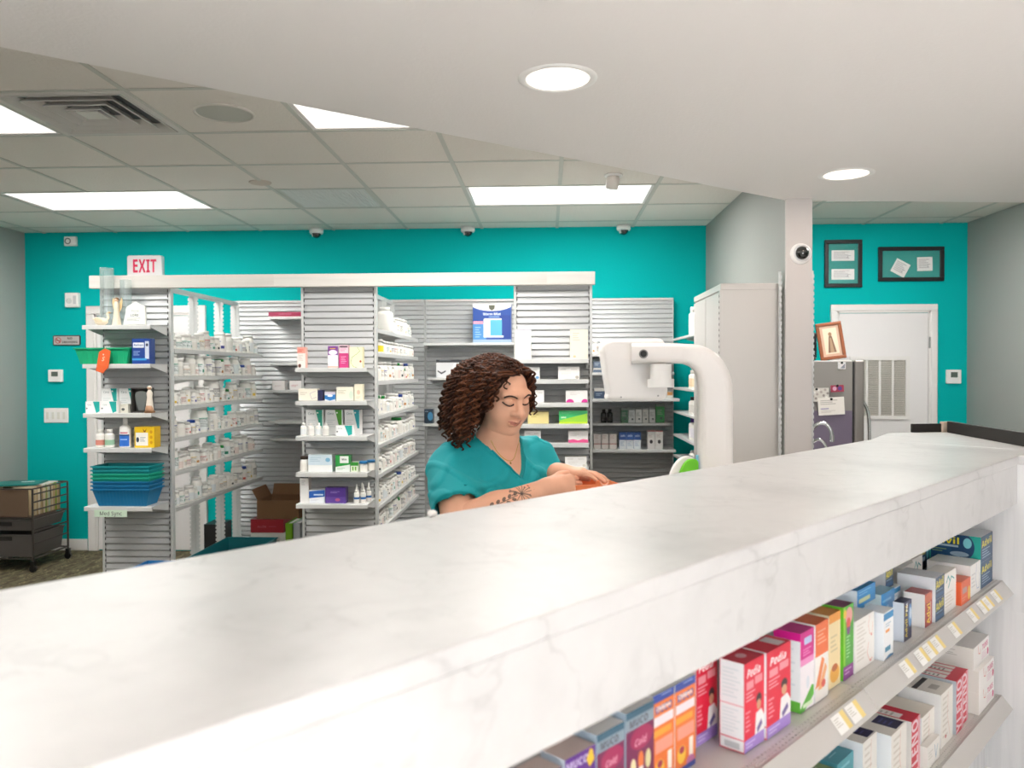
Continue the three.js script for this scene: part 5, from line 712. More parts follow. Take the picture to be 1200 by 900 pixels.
gondolas[0].aisle.forEach((y, s) => fillShelf(0, s, y, -4.80, -6.26, -2.245, s === 1 || s === 2 || s === 4 ? 2 : 1, 0.14, [0, 0, -5.5, -5.3, 0, 0][s]));
gondolas[1].aisle.forEach((y, s) => fillShelf(1, s, y, s === 0 ? -5.365 : s === 1 ? -5.04 : -4.80, s === 0 ? -6.1 : -6.26, -1.008, 1, s === 1 ? 0.08 : 0.115));
{ const o = thing('pharmacy_jar', 'big white pill jar with teal emblem on the fourth basket-end shelf', 'jar', [-2.318, gondolas[0].aisle[3], -5.3]); bottle(0.055, 0.17, capMat, printedLabels[3], o, { neck: 0.042, cap: 0.025 }); }
{ const o = thing('pharmacy_jar', 'big grey pill jar on the third basket-end shelf', 'jar', [-2.318, gondolas[0].aisle[2], -5.5]); bottle(0.055, 0.165, capMat, printedLabels[1], o, { neck: 0.042, cap: 0.025 }); }
{ const o = thing('pharmacy_jar', 'white jar with bright yellow label on the second skin-care-end shelf', 'jar', [-1.058, 1.60, -4.985]); bottle(0.045, 0.085, capMat, mat(0xe6cf2a, 0.6), o, { neck: 0.036, cap: 0.018 }); }
{ const o = thing('pharmacy_jug', 'large white jug on the top skin-care-end aisle shelf', 'jug', [-1.068, 1.743, -5.3]); bottle(0.058, 0.165, capMat, null, o, { neck: 0.03, cap: 0.022 }); }
{ const o = thing('spray_pump', 'clear dispenser bottle with black pump on the top basket-end shelf', 'bottle', [-2.365, gondolas[0].aisle[0], -4.92]); bottle(0.04, 0.15, blackMat, null, o, { mat: clearPlastic, neck: 0.018 }); part('pump_arm', bar([0, 0.155, 0], [0.05, 0.15, 0], 0.005), blackMat, o); }
// ================================================================ alcove: fridge, sink tap, leaning picture
{
  const o = thing('refrigerator', 'grey steel refrigerator covered with notes in the alcove', 'refrigerator', [1.86, 0, -5.42]);
  const steel = mat(0x8d8783, 0.4, { metalness: 0.45 }), side = mat(0x776c80, 0.5);
  part('body', rbAt(-0.28, 0.02, -0.55, 0.14, 1.55, 0.02, 0.012), mat(0x8f8a86, 0.5), o);
  part('side_skin', bx(-0.27, 0.05, 0.02, 0.135, 1.22, 0.022), side, o);
  part('door', rbAt(0.15, 0.06, -0.54, 0.215, 1.55, 0.02, 0.012), steel, o);
  part('door_gasket', bx(0.14, 0.06, -0.53, 0.15, 1.54, 0.012), mat(0x2a2a2c, 0.7), o);
  part('handle', tube([[0.22, 1.28, -0.02], [0.25, 1.22, -0.02], [0.262, 0.95, -0.02], [0.25, 0.75, -0.02], [0.22, 0.7, -0.02]], 0.011, 30, 8), chrome, o);
  let nz = -5.396; const note = (label, w, h, x, y, c, rz) => { nz += 0.0022; const t = thing('fridge_note', label, 'note', [1.86 + x, y, nz]); part('sheet', carton(w, h, 0.0012, { front: c, side: '#ddd' }).translate(0, -h / 2, 0), cartonMat, t, [0, 0, 0], [0, 0, rz]); part('magnet', cyl(0.008, 0.008, 0.004, 12).clone().rotateX(Math.PI / 2), blackMat, t, [0, h * 0.4, 0.001]); };
  note('small white square sticker high on the fridge side', 0.05, 0.045, 0.065, 1.515, art(60, 54, '#ece9ea', [['p', [[0.3, 0.9], [0.9, 0.2], [0.9, 0.9]], '#8d8f9a']]), 0);
  note('white and blue leaflet at the fridge edge', 0.06, 0.15, -0.155, 1.46, art(60, 150, '#d8d6d8', [['r', 0, 0.62, 1, 0.38, '#2a56b8'], ['l', 0.15, 0.1, 0.7, 0.4, '#a9a7ac', 4]]), 0);
  note('red and pink magnet card on the fridge', 0.085, 0.045, 0.035, 1.365, art(90, 48, '#a83a52', [['c', 0.3, 0.5, 0.15, 0.3, '#d9a6c0'], ['c', 0.7, 0.5, 0.15, 0.3, '#5a3a86']]), 0.05);
  note('floral printed card above the letter', 0.16, 0.09, -0.10, 1.325, art(160, 90, '#d6d0c8', Array.from({ length: 16 }, (_, k) => ['c', 0.05 + (k * 0.37) % 0.95, 0.1 + (k * 0.23) % 0.85, 0.05, 0.09, ['#b3a6a0', '#efebe6', '#9a8f8a'][k % 3]])), 0);
  note('large white letter sheet pinned on the fridge side', 0.17, 0.115, -0.005, 1.25, art(170, 115, '#efe9e2', [['l', 0.1, 0.15, 0.7, 0.3, '#b9b2ac', 3], ['r', 0.1, 0.6, 0.3, 0.06, '#a59ac0'], ['l', 0.1, 0.74, 0.6, 0.15, '#cdc6bf', 2]]), 0.06);
  // leaning picture on the fridge top: a plain draped figure in a brown frame
  const p = thing('leaning_picture', 'brown framed picture of a robed figure leaning on the fridge', 'picture frame', [1.905, 1.556, -5.49], -0.12);
  const f = new THREE.Group(); f.name = 'framed_panel'; f.rotation.set(-0.12, 0, 0.13); p.add(f);
  const w = 0.165, h = 0.25, b = 0.022, fm = mat(0x8a4b26, 0.45);
  part('frame_rail', rbAt(-w / 2, 0, 0, w / 2, b, 0.018), fm, f); part('frame_rail', rbAt(-w / 2, h - b, 0, w / 2, h, 0.018), fm, f); part('frame_rail', rbAt(-w / 2, b, 0, -w / 2 + b, h - b, 0.018), fm, f); part('frame_rail', rbAt(w / 2 - b, b, 0, w / 2, h - b, 0.018), fm, f);
  part('print', printed(w - 2 * b, h - 2 * b, art(130, 200, '#c9a48c', [['r', 0.14, 0.08, 0.72, 0.84, '#e2cdb4'], ['p', [[0.42, 0.34], [0.58, 0.34], [0.72, 0.88], [0.28, 0.88]], '#7a5b46'], ['p', [[0.46, 0.4], [0.54, 0.4], [0.6, 0.88], [0.4, 0.88]], '#a98a6c'], ['c', 0.5, 0.28, 0.09, 0.065, '#9c7658']])), cartonMat, f, [0, h / 2, 0.012]);
  part('backing', bx(-w / 2 + b, b, 0.002, w / 2 - b, h - b, 0.008), mat(0x6a4a34, 0.7), f);
  // dark patterned bag behind the picture
  const bg = thing('patterned_bag', 'black and white patterned bag beside the leaning picture', 'bag', [1.775, 1.553, -5.61]);
  const patt = bandArt(128, 128, '#17151a', Array.from({ length: 26 }, (_, k) => [(k * 0.37) % 0.95, 0.3 + (k * 0.53) % 0.68, 0.05 + 0.03 * (k % 3), 0.05, ['#e9e6e6', '#5a5560', '#c9c4c8'][k % 3]]));
  part('pouch', rbAt(-0.05, 0, -0.03, 0.055, 0.19, 0.03, 0.02), patt, bg); part('strap', tube([[-0.03, 0.18, 0], [-0.02, 0.24, 0], [0.02, 0.24, 0], [0.03, 0.18, 0]], 0.006, 16, 6), blackMat, bg);
}
{ // sink unit with gooseneck tap
  const o = thing('sink_cabinet', 'low white sink cabinet behind the counter wing', 'cabinet', [1.60, 0, -5.14]);
  part('carcass', bx(-0.17, 0, -0.2, 0.2, 0.86, 0.2), cabinetMat, o); part('worktop', rbAt(-0.18, 0.86, -0.21, 0.21, 0.9, 0.21, 0.004), marbleMat, o); part('door', rbAt(-0.16, 0.08, 0.2, 0.19, 0.82, 0.212, 0.003), cabinetMat, o);
  const t = thing('gooseneck_tap', 'chrome gooseneck tap with side lever', 'tap', [1.61, 0.9, -5.03]);
  part('base', cyl(0.024, 0.018, 0.05, 18), chrome, t);
  part('spout', tube([[0, 0.04, 0], [-0.004, 0.14, 0], [0, 0.2, 0], [0.03, 0.252, 0.01], [0.075, 0.262, 0.02], [0.108, 0.225, 0.03], [0.116, 0.18, 0.033]], 0.011, 40, 10), chrome, t);
  part('nozzle', cyl(0.0135, 0.0135, 0.04, 14), chrome, t, [0.1165, 0.15, 0.033]);
  part('lever', tube([[0.0, 0.14, 0.01], [0.04, 0.165, 0.03], [0.075, 0.13, 0.04], [0.082, 0.09, 0.042]], 0.008, 24, 8), chrome, t);
}
// ================================================================ rolling file cart by the side wall
{
  const x0 = -4.30, x1 = -3.83, z0 = -6.30, z1 = -5.86, o = thing('file_cart', 'black wire rolling file cart with translucent drawers by the side wall', 'cart', [0, 0, 0]);
  const wire = mat(0x4b4540, 0.4, { metalness: 0.6 }), r = 0.006;
  for (const [x, z] of [[x0, z0], [x1, z0], [x0, z1], [x1, z1]]) { part('post', bar([x, 0.08, z], [x, 0.62, z], 0.008), wire, o); const c = part('caster', cyl(0.026, 0.026, 0.02, 18).clone().rotateX(Math.PI / 2).translate(0, 0.027, -0.01), blackMat, o, [x, 0, z]); part('fork', bx(-0.014, 0.03, -0.016, 0.014, 0.085, 0.016), blackMat, c); }
  for (const y of [0.10, 0.21, 0.30, 0.40, 0.46, 0.52, 0.58, 0.62]) [bar([x1, y, z0], [x1, y, z1], r), bar([x0, y, z0], [x0, y, z1], r), ...(y < 0.2 || y === 0.40 || y === 0.62 ? [bar([x0, y, z0], [x1, y, z0], r), bar([x0, y, z1], [x1, y, z1], r)] : [])].forEach(g => part('rail', g, wire, o));
  for (const z of [-6.2, -6.08, -5.96]) part('stay', bar([x1, 0.52, z], [x1, 0.62, z], 0.004), wire, o);
  const dr = new THREE.MeshPhysicalMaterial({ color: 0x6a6460, transmission: 0.35, roughness: 0.5, thickness: 0 });
  for (const [y, h] of [[0.105, 0.17], [0.305, 0.08]]) { const d = part('drawer', basketGeo(0.40, 0.43, 0.37, 0.40, h), dr, o, [(x0 + x1) / 2, y, (z0 + z1) / 2]); part('grip', rb(0.12, 0.03, 0.006, 0.003), darkMat, d, [0, h - 0.03, 0.2]); }
  const bin = part('file_box', merge([bx(x0 + 0.02, 0.405, z1 - 0.03, x1 - 0.05, 0.61, z1 - 0.026), bx(x0 + 0.02, 0.405, z0 + 0.02, x1 - 0.02, 0.409, z1 - 0.026)]), mat(0x6a5442, 0.8), o);
  // hanging folders: one object each
  const tones = [0xd9c49a, 0xe6d9ba, 0xcdb387, 0xefe6cf, 0xd2bd92, 0xb9a27a, 0xe9dcc2, 0x8fae5a, 0xd9c9a0, 0xc9d9c4];
  for (let k = 0; k < 16; k++) {
    const z = -5.94 - k * 0.021, f = thing('file_folder', 'manila file folder, ' + ORD[k] + ' from the front of the file cart', 'folder', [x0 + 0.05, 0.41, z], 0);
    part('leaf', bx(0, 0, -0.001, 0.385, 0.19 + 0.012 * ((k * 5) % 3), 0.001), mat(k === 13 ? 0x86ad3c : tones[k % 10], 0.75), f, [0, 0, 0], [0.05 * ((k % 3) - 1), 0, 0]); part('tab', bx(0.05 + 0.08 * (k % 4), 0.19, -0.001, 0.12 + 0.08 * (k % 4), 0.218, 0.001), mat(tones[(k + 3) % 10], 0.75), f);
  }
  const q = thing('document_folder', 'dark teal document folder lying on the file cart', 'folder', [-4.06, 0.636, -6.06], 0.25); part('cover', rb(0.32, 0.012, 0.25, 0.003), mat(0x0d6e68, 0.5), q); part('paper_label', bx(0.0, 0.0062, -0.06, 0.09, 0.0068, -0.02), whitePlastic, q);
  const q2 = thing('paper_stack', 'stack of white papers under the teal folder', 'paper', [-4.06, 0.622, -6.14], 0.08); part('sheets', bx(-0.17, -0.004, -0.12, 0.18, 0.006, 0.12), mat(0xd9d8d2, 0.8), q2);
}
// boxes and bins on the gondola base deck and floor
{
  const y0 = 0.12;
  const t = thing('storage_bin', 'long dark teal storage bin on the first aisle floor', 'bin', [-2.03, 0.0, -5.15]); part('shell', basketGeo(0.29, 0.34, 0.6, 0.66, 0.35), mat(0x0b6f78, 0.5), t);
  const b2 = thing('storage_bin', 'blue storage bin on the floor before the first gondola', 'bin', [-2.12, 0, -4.42]); part('shell', basketGeo(0.3, 0.34, 0.2, 0.24, 0.405), mat(0x1f78b8, 0.5), b2);
  stand('white shipping carton at the bottom of the floor stack', -2.235, -1.9, 0, 0.276, -6.0, 0.36, { front: art(120, 90, '#eeebe6', [['l', 0.2, 0.2, 0.5, 0.3, '#b9b4ac', 2]]), side: '#eeebe6' }, 'shipping_carton', 'carton');
  stand('red shipping carton in the middle of the floor stack', -2.235, -1.985, 0.277, 0.10, -6.0, 0.34, { front: art(170, 80, '#b01a2c', [['t', 'ALLEN', 0.34, 0.55, 0.2, '#d98a94', 'normal'], ['l', 0.55, 0.52, 0.25, 0.1, '#d06070', 1]]), side: '#b01a2c', top: '#b01a2c' }, 'shipping_carton', 'carton');
  const c = thing('cardboard_box', 'open brown cardboard box on top of the red carton', 'box', [-2.03, 0.379, -6.17]), kr = mat(0x8a6546, 0.85);
  part('walls', merge([bx(-0.16, 0, 0.155, 0.16, 0.14, 0.16), bx(-0.16, 0, -0.16, 0.16, 0.14, -0.155), bx(-0.16, 0, -0.155, -0.155, 0.14, 0.155), bx(0.155, 0, -0.155, 0.16, 0.14, 0.155), bx(-0.155, 0, -0.155, 0.155, 0.004, 0.155)]), kr, c);
  part('flap', bx(-0.15, 0, -0.002, 0.15, 0.09, 0.002), kr, c, [0, 0.14, -0.158], [-0.5, 0, 0]); part('flap', bx(-0.002, 0, -0.15, 0.002, 0.09, 0.15), kr, c, [-0.158, 0.14, 0], [0, 0, 0.5]); part('flap', bx(-0.002, 0, -0.15, 0.002, 0.1, 0.15), kr, c, [0.158, 0.14, 0], [0, 0, -1.2]);
  const bk = (label, x, col, h, w) => { const b = thing('binder', label, 'binder', [x, 0, -5.75]); part('cover', merge([bx(-w / 2, 0, -0.13, -w / 2 + 0.003, h, 0.13), bx(w / 2 - 0.003, 0, -0.13, w / 2, h, 0.13), bx(-w / 2, 0, 0.127, w / 2, h, 0.13)]), mat(col, 0.5), b); part('pages', bx(-w / 2 + 0.004, 0.01, -0.12, w / 2 - 0.004, h - 0.01, 0.12), whitePlastic, b); };
  bk('lime green binder standing on the floor by the cardboard box', -1.82, 0x7ab51d, 0.42, 0.05); bk('pale grey binder standing beside the lime green one', -1.765, 0xb8bcc0, 0.42, 0.05);
  stand('black equipment box on the floor at the aisle end', -2.68, -2.54, 0.0, 0.30, -6.2, 0.2, { front: '#17171a', side: '#17171a' }, 'equipment_box', 'box');
}
// ================================================================ pill imaging machine on a low bench behind the counter
{
  const bench = thing('workbench', 'low grey workbench behind the counter carrying the white machine', 'bench', [0, 0, 0], TH);
  part('top', rbAt(2.55, 0.80, -1.98, 3.75, 0.83, BN - 0.003, 0.004), greyWood, bench); for (const u of [2.6, 3.68]) part('leg_panel', bx(u, 0, -1.95, u + 0.03, 0.80, -1.58), greyWood, bench);
  const o = thing('pill_imaging_machine', 'white arched pill imaging machine with square head behind the counter', 'machine', [0.655, 0.83, -3.36], 0), wp = mat(0xf4efeb, 0.32);
  part('base', rbAt(-0.3, 0, -0.2, 0.12, 0.04, 0.085, 0.012), wp, o);
  // arched column: swept rounded rectangle
  const path = [[0.032, 0.03], [0.032, 0.2], [0.032, 0.4], [0.032, 0.51], [0.026, 0.59], [0.002, 0.652], [-0.04, 0.688], [-0.09, 0.701], [-0.15, 0.704], [-0.22, 0.704], [-0.305, 0.704]].map(p => new THREE.Vector3(p[0], p[1], 0));
  const curve = new THREE.CatmullRomCurve3(path), N = 48, prof = rrect(1, 1, 0.28).getPoints(5), P = [], idx = [];
  for (let i = 0; i <= N; i++) {
    const c = curve.getPoint(i / N), tg = curve.getTangent(i / N), nx = -tg.y, ny = tg.x, k = i / N, tw = 0.138 - 0.056 * clamp((k - 0.40) / 0.30), dp = 0.13 - 0.02 * clamp((k - 0.5) / 0.4);
    for (const q of prof) P.push(c.x + nx * q.x * tw, c.y + ny * q.x * tw, q.y * dp);
  }
  const m = prof.length; for (let i = 0; i < N; i++) for (let j = 0; j < m; j++) { const a = i * m + j, b = i * m + (j + 1) % m; idx.push(a, b, a + m, b, b + m, a + m); }
  for (const [s, i] of [[1, 0], [0, N]]) { const c = P.length / 3; P.push(...curve.getPoint(i / N).toArray()); for (let j = 0; j < m; j++) { const a = i * m + j, b = i * m + (j + 1) % m; s ? idx.push(c, b, a) : idx.push(c, a, b); } }
  const g = new THREE.BufferGeometry(); g.setAttribute('position', new THREE.Float32BufferAttribute(P, 3)); g.setIndex(idx); const gg = toCreasedNormals(g, 0.7); part('arched_arm', gg, wp, o, [0, 0.02, 0], [0, -0.12, 0]);
  // head: broad rounded plate behind the arm end
  const hs = new THREE.Shape(); hs.moveTo(-0.405, 0.555); hs.bezierCurveTo(-0.415, 0.53, -0.40, 0.527, -0.385, 0.525); hs.lineTo(-0.18, 0.527); hs.bezierCurveTo(-0.155, 0.53, -0.15, 0.545, -0.148, 0.57); hs.lineTo(-0.155, 0.75); hs.bezierCurveTo(-0.16, 0.785, -0.175, 0.79, -0.20, 0.79); hs.lineTo(-0.385, 0.785); hs.bezierCurveTo(-0.43, 0.78, -0.432, 0.76, -0.432, 0.735); hs.closePath();
  part('head', extr(hs, 0.12, 0.02, 4), wp, o, [0, 0, -0.19]);
  part('lens_housing', cyl(0.044, 0.044, 0.07, 28), whitePlastic, o, [-0.19, 0.61, 0.01]); part('lens_ring', cyl(0.054, 0.054, 0.034, 32), whitePlastic, o, [-0.19, 0.585, 0.01]);
  const kn = part('side_lens', cyl(0.014, 0.014, 0.006, 24).clone().rotateX(Math.PI / 2), mat(0x1a1918, 0.6), o, [-0.262, 0.722, 0.022]); kn.rotation.y = -0.12;
  part('bezel', new THREE.TorusGeometry(0.0155, 0.003, 8, 28), mat(0x8d8a88, 0.3), o, [-0.262, 0.722, 0.027], [0, -0.12, 0]);
  for (const [x, y] of [[-0.345, 0.542], [-0.19, 0.548]]) part('screw', cyl(0.004, 0.004, 0.004, 10).clone().rotateX(Math.PI / 2), mat(0xb9b4b0, 0.4), o, [x, y, -0.07]);
  for (const y of [0.18, 0.25, 0.34, 0.45]) part('screw', cyl(0.004, 0.004, 0.004, 10).clone().rotateX(Math.PI / 2), mat(0xcfcac6, 0.4), o, [0.078, y, 0.06]);
  part('blue_strip', bx(-0.052, 0.16, 0.03, -0.044, 0.31, 0.05), mat(0x7fc4dc, 0.4), o);
  // lime tray beside the column
  const t = thing('lime_tray', 'lime green scoop tray with white back beside the white machine', 'tray', [0.545, 0.83, -3.22], 0.1);
  const ts = new THREE.Shape(); ts.moveTo(-0.07, 0.14); ts.bezierCurveTo(-0.065, 0.2, -0.045, 0.295, 0.0, 0.315); ts.bezierCurveTo(0.02, 0.325, 0.045, 0.32, 0.05, 0.3); ts.lineTo(0.05, 0.14); ts.closePath();
  part('white_shell', extr(ts, 0.03, 0.006, 3), wp, t, [-0.012, -0.005, -0.03]);
  const ls = new THREE.Shape(); ls.moveTo(-0.045, 0.15); ls.bezierCurveTo(-0.04, 0.2, -0.03, 0.28, 0.006, 0.302); ls.bezierCurveTo(0.03, 0.31, 0.045, 0.305, 0.048, 0.29); ls.lineTo(0.048, 0.15); ls.closePath(); part('lime_insert', extr(ls, 0.02, 0.004, 2), mat(0x6fd11f, 0.4), t, [0, 0, -0.006]);
  part('foot', rb(0.1, 0.14, 0.05, 0.008), wp, t, [-0.005, 0.07, -0.015]);
}
// ================================================================ person
const V3 = (x, y, z) => new THREE.Vector3(x, y, z);
function surfaceNets(sdf, lo, hi, h) {
  const nx = Math.ceil((hi[0] - lo[0]) / h) + 1, ny = Math.ceil((hi[1] - lo[1]) / h) + 1, nz = Math.ceil((hi[2] - lo[2]) / h) + 1, F = new Float32Array(nx * ny * nz), at = (i, j, k) => (k * ny + j) * nx + i;
  for (let k = 0; k < nz; k++) for (let j = 0; j < ny; j++) for (let i = 0; i < nx; i++) F[at(i, j, k)] = sdf(lo[0] + i * h, lo[1] + j * h, lo[2] + k * h);
  const id = new Int32Array(nx * ny * nz).fill(-1), P = [], idx = [];
  for (let k = 0; k < nz - 1; k++) for (let j = 0; j < ny - 1; j++) for (let i = 0; i < nx - 1; i++) {
    let sx = 0, sy = 0, sz = 0, n = 0; const c = q => F[at(i + (q & 1), j + (q >> 1 & 1), k + (q >> 2))];
    for (let q = 0; q < 8; q++) for (const b of [1, 2, 4]) if (!(q & b)) { const a = c(q), d = c(q | b); if (a < 0 !== d < 0) { const t = a / (a - d); sx += (q & 1) + (b === 1 ? t : 0); sy += (q >> 1 & 1) + (b === 2 ? t : 0); sz += (q >> 2) + (b === 4 ? t : 0); n++; } }
    if (n) { id[at(i, j, k)] = P.length / 3; P.push(lo[0] + (i + sx / n) * h, lo[1] + (j + sy / n) * h, lo[2] + (k + sz / n) * h); }
  }
  const quad = (a, b, c, d, f) => { if (a < 0 || b < 0 || c < 0 || d < 0) return; f ? idx.push(a, b, c, a, c, d) : idx.push(a, c, b, a, d, c); };
  for (let k = 1; k < nz - 1; k++) for (let j = 1; j < ny - 1; j++) for (let i = 1; i < nx - 1; i++) {
    const s = F[at(i, j, k)] < 0;
    if (s !== F[at(i + 1, j, k)] < 0) quad(id[at(i, j - 1, k - 1)], id[at(i, j, k - 1)], id[at(i, j, k)], id[at(i, j - 1, k)], s);
    if (s !== F[at(i, j + 1, k)] < 0) quad(id[at(i - 1, j, k - 1)], id[at(i - 1, j, k)], id[at(i, j, k)], id[at(i, j, k - 1)], s);
    if (s !== F[at(i, j, k + 1)] < 0) quad(id[at(i - 1, j - 1, k)], id[at(i, j - 1, k)], id[at(i, j, k)], id[at(i - 1, j, k)], s);
  }
  const g = new THREE.BufferGeometry(), N = new Float32Array(P.length), e = h * 0.6; g.setAttribute('position', new THREE.Float32BufferAttribute(P, 3));
  for (let i = 0; i < P.length; i += 3) { const x = P[i], y = P[i + 1], z = P[i + 2]; let a = sdf(x + e, y, z) - sdf(x - e, y, z), b = sdf(x, y + e, z) - sdf(x, y - e, z), c = sdf(x, y, z + e) - sdf(x, y, z - e), l = Math.hypot(a, b, c) || 1; N[i] = a / l; N[i + 1] = b / l; N[i + 2] = c / l; }
  g.setAttribute('normal', new THREE.BufferAttribute(N, 3)); g.setIndex(idx); return g;
}
const smin = (a, b, k) => { const h = Math.max(k - Math.abs(a - b), 0) / k; return Math.min(a, b) - h * h * k * 0.25; };
const smax = (a, b, k) => -smin(-a, -b, k);
function cap(a, b, ra, rb) { const d = [b[0] - a[0], b[1] - a[1], b[2] - a[2]], L = d[0] * d[0] + d[1] * d[1] + d[2] * d[2] || 1e-9; return (x, y, z) => { const t = clamp(((x - a[0]) * d[0] + (y - a[1]) * d[1] + (z - a[2]) * d[2]) / L); return Math.hypot(x - a[0] - d[0] * t, y - a[1] - d[1] * t, z - a[2] - d[2] * t) - ra - (rb - ra) * t; }; }
function ell(c, r) { const m = Math.min(...r); return (x, y, z) => { const u = (x - c[0]) / r[0], v = (y - c[1]) / r[1], w = (z - c[2]) / r[2], k = Math.hypot(u, v, w), q = Math.hypot(u / r[0], v / r[1], w / r[2]); return q > 1e-6 ? k * (k - 1) / q : -m; }; }
function blend(list, k) { return (x, y, z) => { let d = 1e3; for (const f of list) d = smin(d, f(x, y, z), k); return d; }; }

const SKIN = '#eeb596', person = thing('person', 'person with curly brown hair in a teal scrub top holding an orange tray', 'person', [-0.175, 0, -2.80], 0.63);
// local frame: x her left, y up, z the way she faces
const J = { neck: [0, 1.255, -0.015], rs: [-0.178, 1.160, -0.01], ls: [0.178, 1.165, -0.02], re: [-0.245, 1.015, 0.165], rw: [0.03, 1.108, 0.262], le: [0.225, 1.0, 0.06], lw: [0.115, 1.142, 0.195] };
// ---- head frame: turned a little further and bent down
const headM = new THREE.Matrix4().compose(V3(-0.004, 1.407, 0.048), new THREE.Quaternion().setFromEuler(new THREE.Euler(0.36, 0.05, 0.04, 'YXZ')), V3(1, 1, 1));
const faceSdf = (() => {
  const base = blend([ell([0, 0.026, -0.02], [0.078, 0.079, 0.098]), ell([0, -0.03, 0.03], [0.070, 0.082, 0.066]), ell([0.04, -0.048, 0.045], [0.034, 0.036, 0.034]), ell([-0.04, -0.048, 0.045], [0.034, 0.036, 0.034]), ell([0, -0.106, 0.064], [0.028, 0.021, 0.023]), ell([0, -0.104, 0.022], [0.060, 0.036, 0.052])], 0.035);
  const brow = blend([cap([-0.05, 0.026, 0.072], [-0.012, 0.028, 0.09], 0.01, 0.01), cap([0.05, 0.026, 0.072], [0.012, 0.028, 0.09], 0.01, 0.01)], 0.01);
  const sock = blend([ell([-0.032, 0.006, 0.1], [0.021, 0.013, 0.016]), ell([0.032, 0.006, 0.1], [0.021, 0.013, 0.016])], 0.005);
  const lids = blend([ell([-0.032, 0.003, 0.078], [0.0175, 0.0145, 0.0145]), ell([0.032, 0.003, 0.078], [0.0175, 0.0145, 0.0145])], 0.002);
  const nose = blend([cap([0, 0.012, 0.09], [0, -0.028, 0.116], 0.0085, 0.0135), ell([0.0155, -0.032, 0.102], [0.0105, 0.0095, 0.012]), ell([-0.0155, -0.032, 0.102], [0.0105, 0.0095, 0.012])], 0.012);
  const lips = blend([cap([-0.022, -0.066, 0.088], [0, -0.062, 0.100], 0.0045, 0.0065), cap([0.022, -0.066, 0.088], [0, -0.062, 0.100], 0.0045, 0.0065), cap([-0.017, -0.073, 0.089], [0.017, -0.073, 0.089], 0.005, 0.005), ell([0, -0.0745, 0.096], [0.016, 0.0065, 0.007])], 0.006);
  const ears = blend([ell([-0.079, -0.005, -0.012], [0.01, 0.03, 0.018]), ell([0.079, -0.005, -0.012], [0.01, 0.03, 0.018])], 0.005);
  const mouth = cap([-0.024, -0.0675, 0.1], [0.024, -0.0675, 0.1], 0.002, 0.002);
  const f = (x, y, z) => { let d = smin(base(x, y, z), brow(x, y, z), 0.018); d = smax(d, -sock(x, y, z), 0.012); d = smin(d, lids(x, y, z), 0.004); d = smin(d, nose(x, y, z), 0.012); d = smin(d, lips(x, y, z), 0.007); d = smax(d, -mouth(x, y, z), 0.004); return smin(d, ears(x, y, z), 0.008); };
  return f;
})();
const headGeo = surfaceNets(faceSdf, [-0.105, -0.165, -0.135], [0.105, 0.14, 0.145], 0.0035); headGeo.applyMatrix4(headM);
// ---- body under the clothes
const torsoList = k => [ell([0, 1.07, 0.0], [0.185 + k, 0.16, 0.125 + k]), ell([-0.085, 1.03, 0.075], [0.105 + k, 0.105, 0.085 + k]), ell([0.085, 1.03, 0.075], [0.105 + k, 0.105, 0.085 + k]), ell([0, 0.86, 0.02], [0.195 + k, 0.17, 0.165 + k]), cap([-0.12, 1.180, -0.022], [0.12, 1.180, -0.022], 0.054 + k, 0.054 + k), cap([-0.05, 1.225, -0.025], [0.05, 1.225, -0.025], 0.045 + k, 0.045 + k), ell([0, 0.72, 0], [0.2 + k, 0.14, 0.16 + k])];
const bodySdf = blend([...torsoList(-0.012), cap([0, 1.22, -0.01], [0, 1.33, 0.03], 0.062, 0.056), ell([0, 1.265, 0.03], [0.05, 0.035, 0.05]), cap(J.rs, J.re, 0.066, 0.056), cap(J.ls, J.le, 0.066, 0.054), cap([-0.09, 0.66, 0], [-0.1, 0.4, 0.02], 0.09, 0.062), cap([-0.1, 0.4, 0.02], [-0.1, 0.08, -0.02], 0.06, 0.042), cap([0.09, 0.66, 0], [0.1, 0.4, 0.02], 0.09, 0.062), cap([0.1, 0.4, 0.02], [0.1, 0.08, -0.02], 0.06, 0.042)], 0.05);
const torsoGeo = surfaceNets(bodySdf, [-0.36, 0.02, -0.2], [0.34, 1.40, 0.28], 0.011);
const armSdf = (e, m, w) => blend([cap(e, m, 0.054, 0.050), cap(m, w, 0.050, 0.031)], 0.03);
const lerp3 = (a, b, t) => [a[0] + (b[0] - a[0]) * t, a[1] + (b[1] - a[1]) * t, a[2] + (b[2] - a[2]) * t];
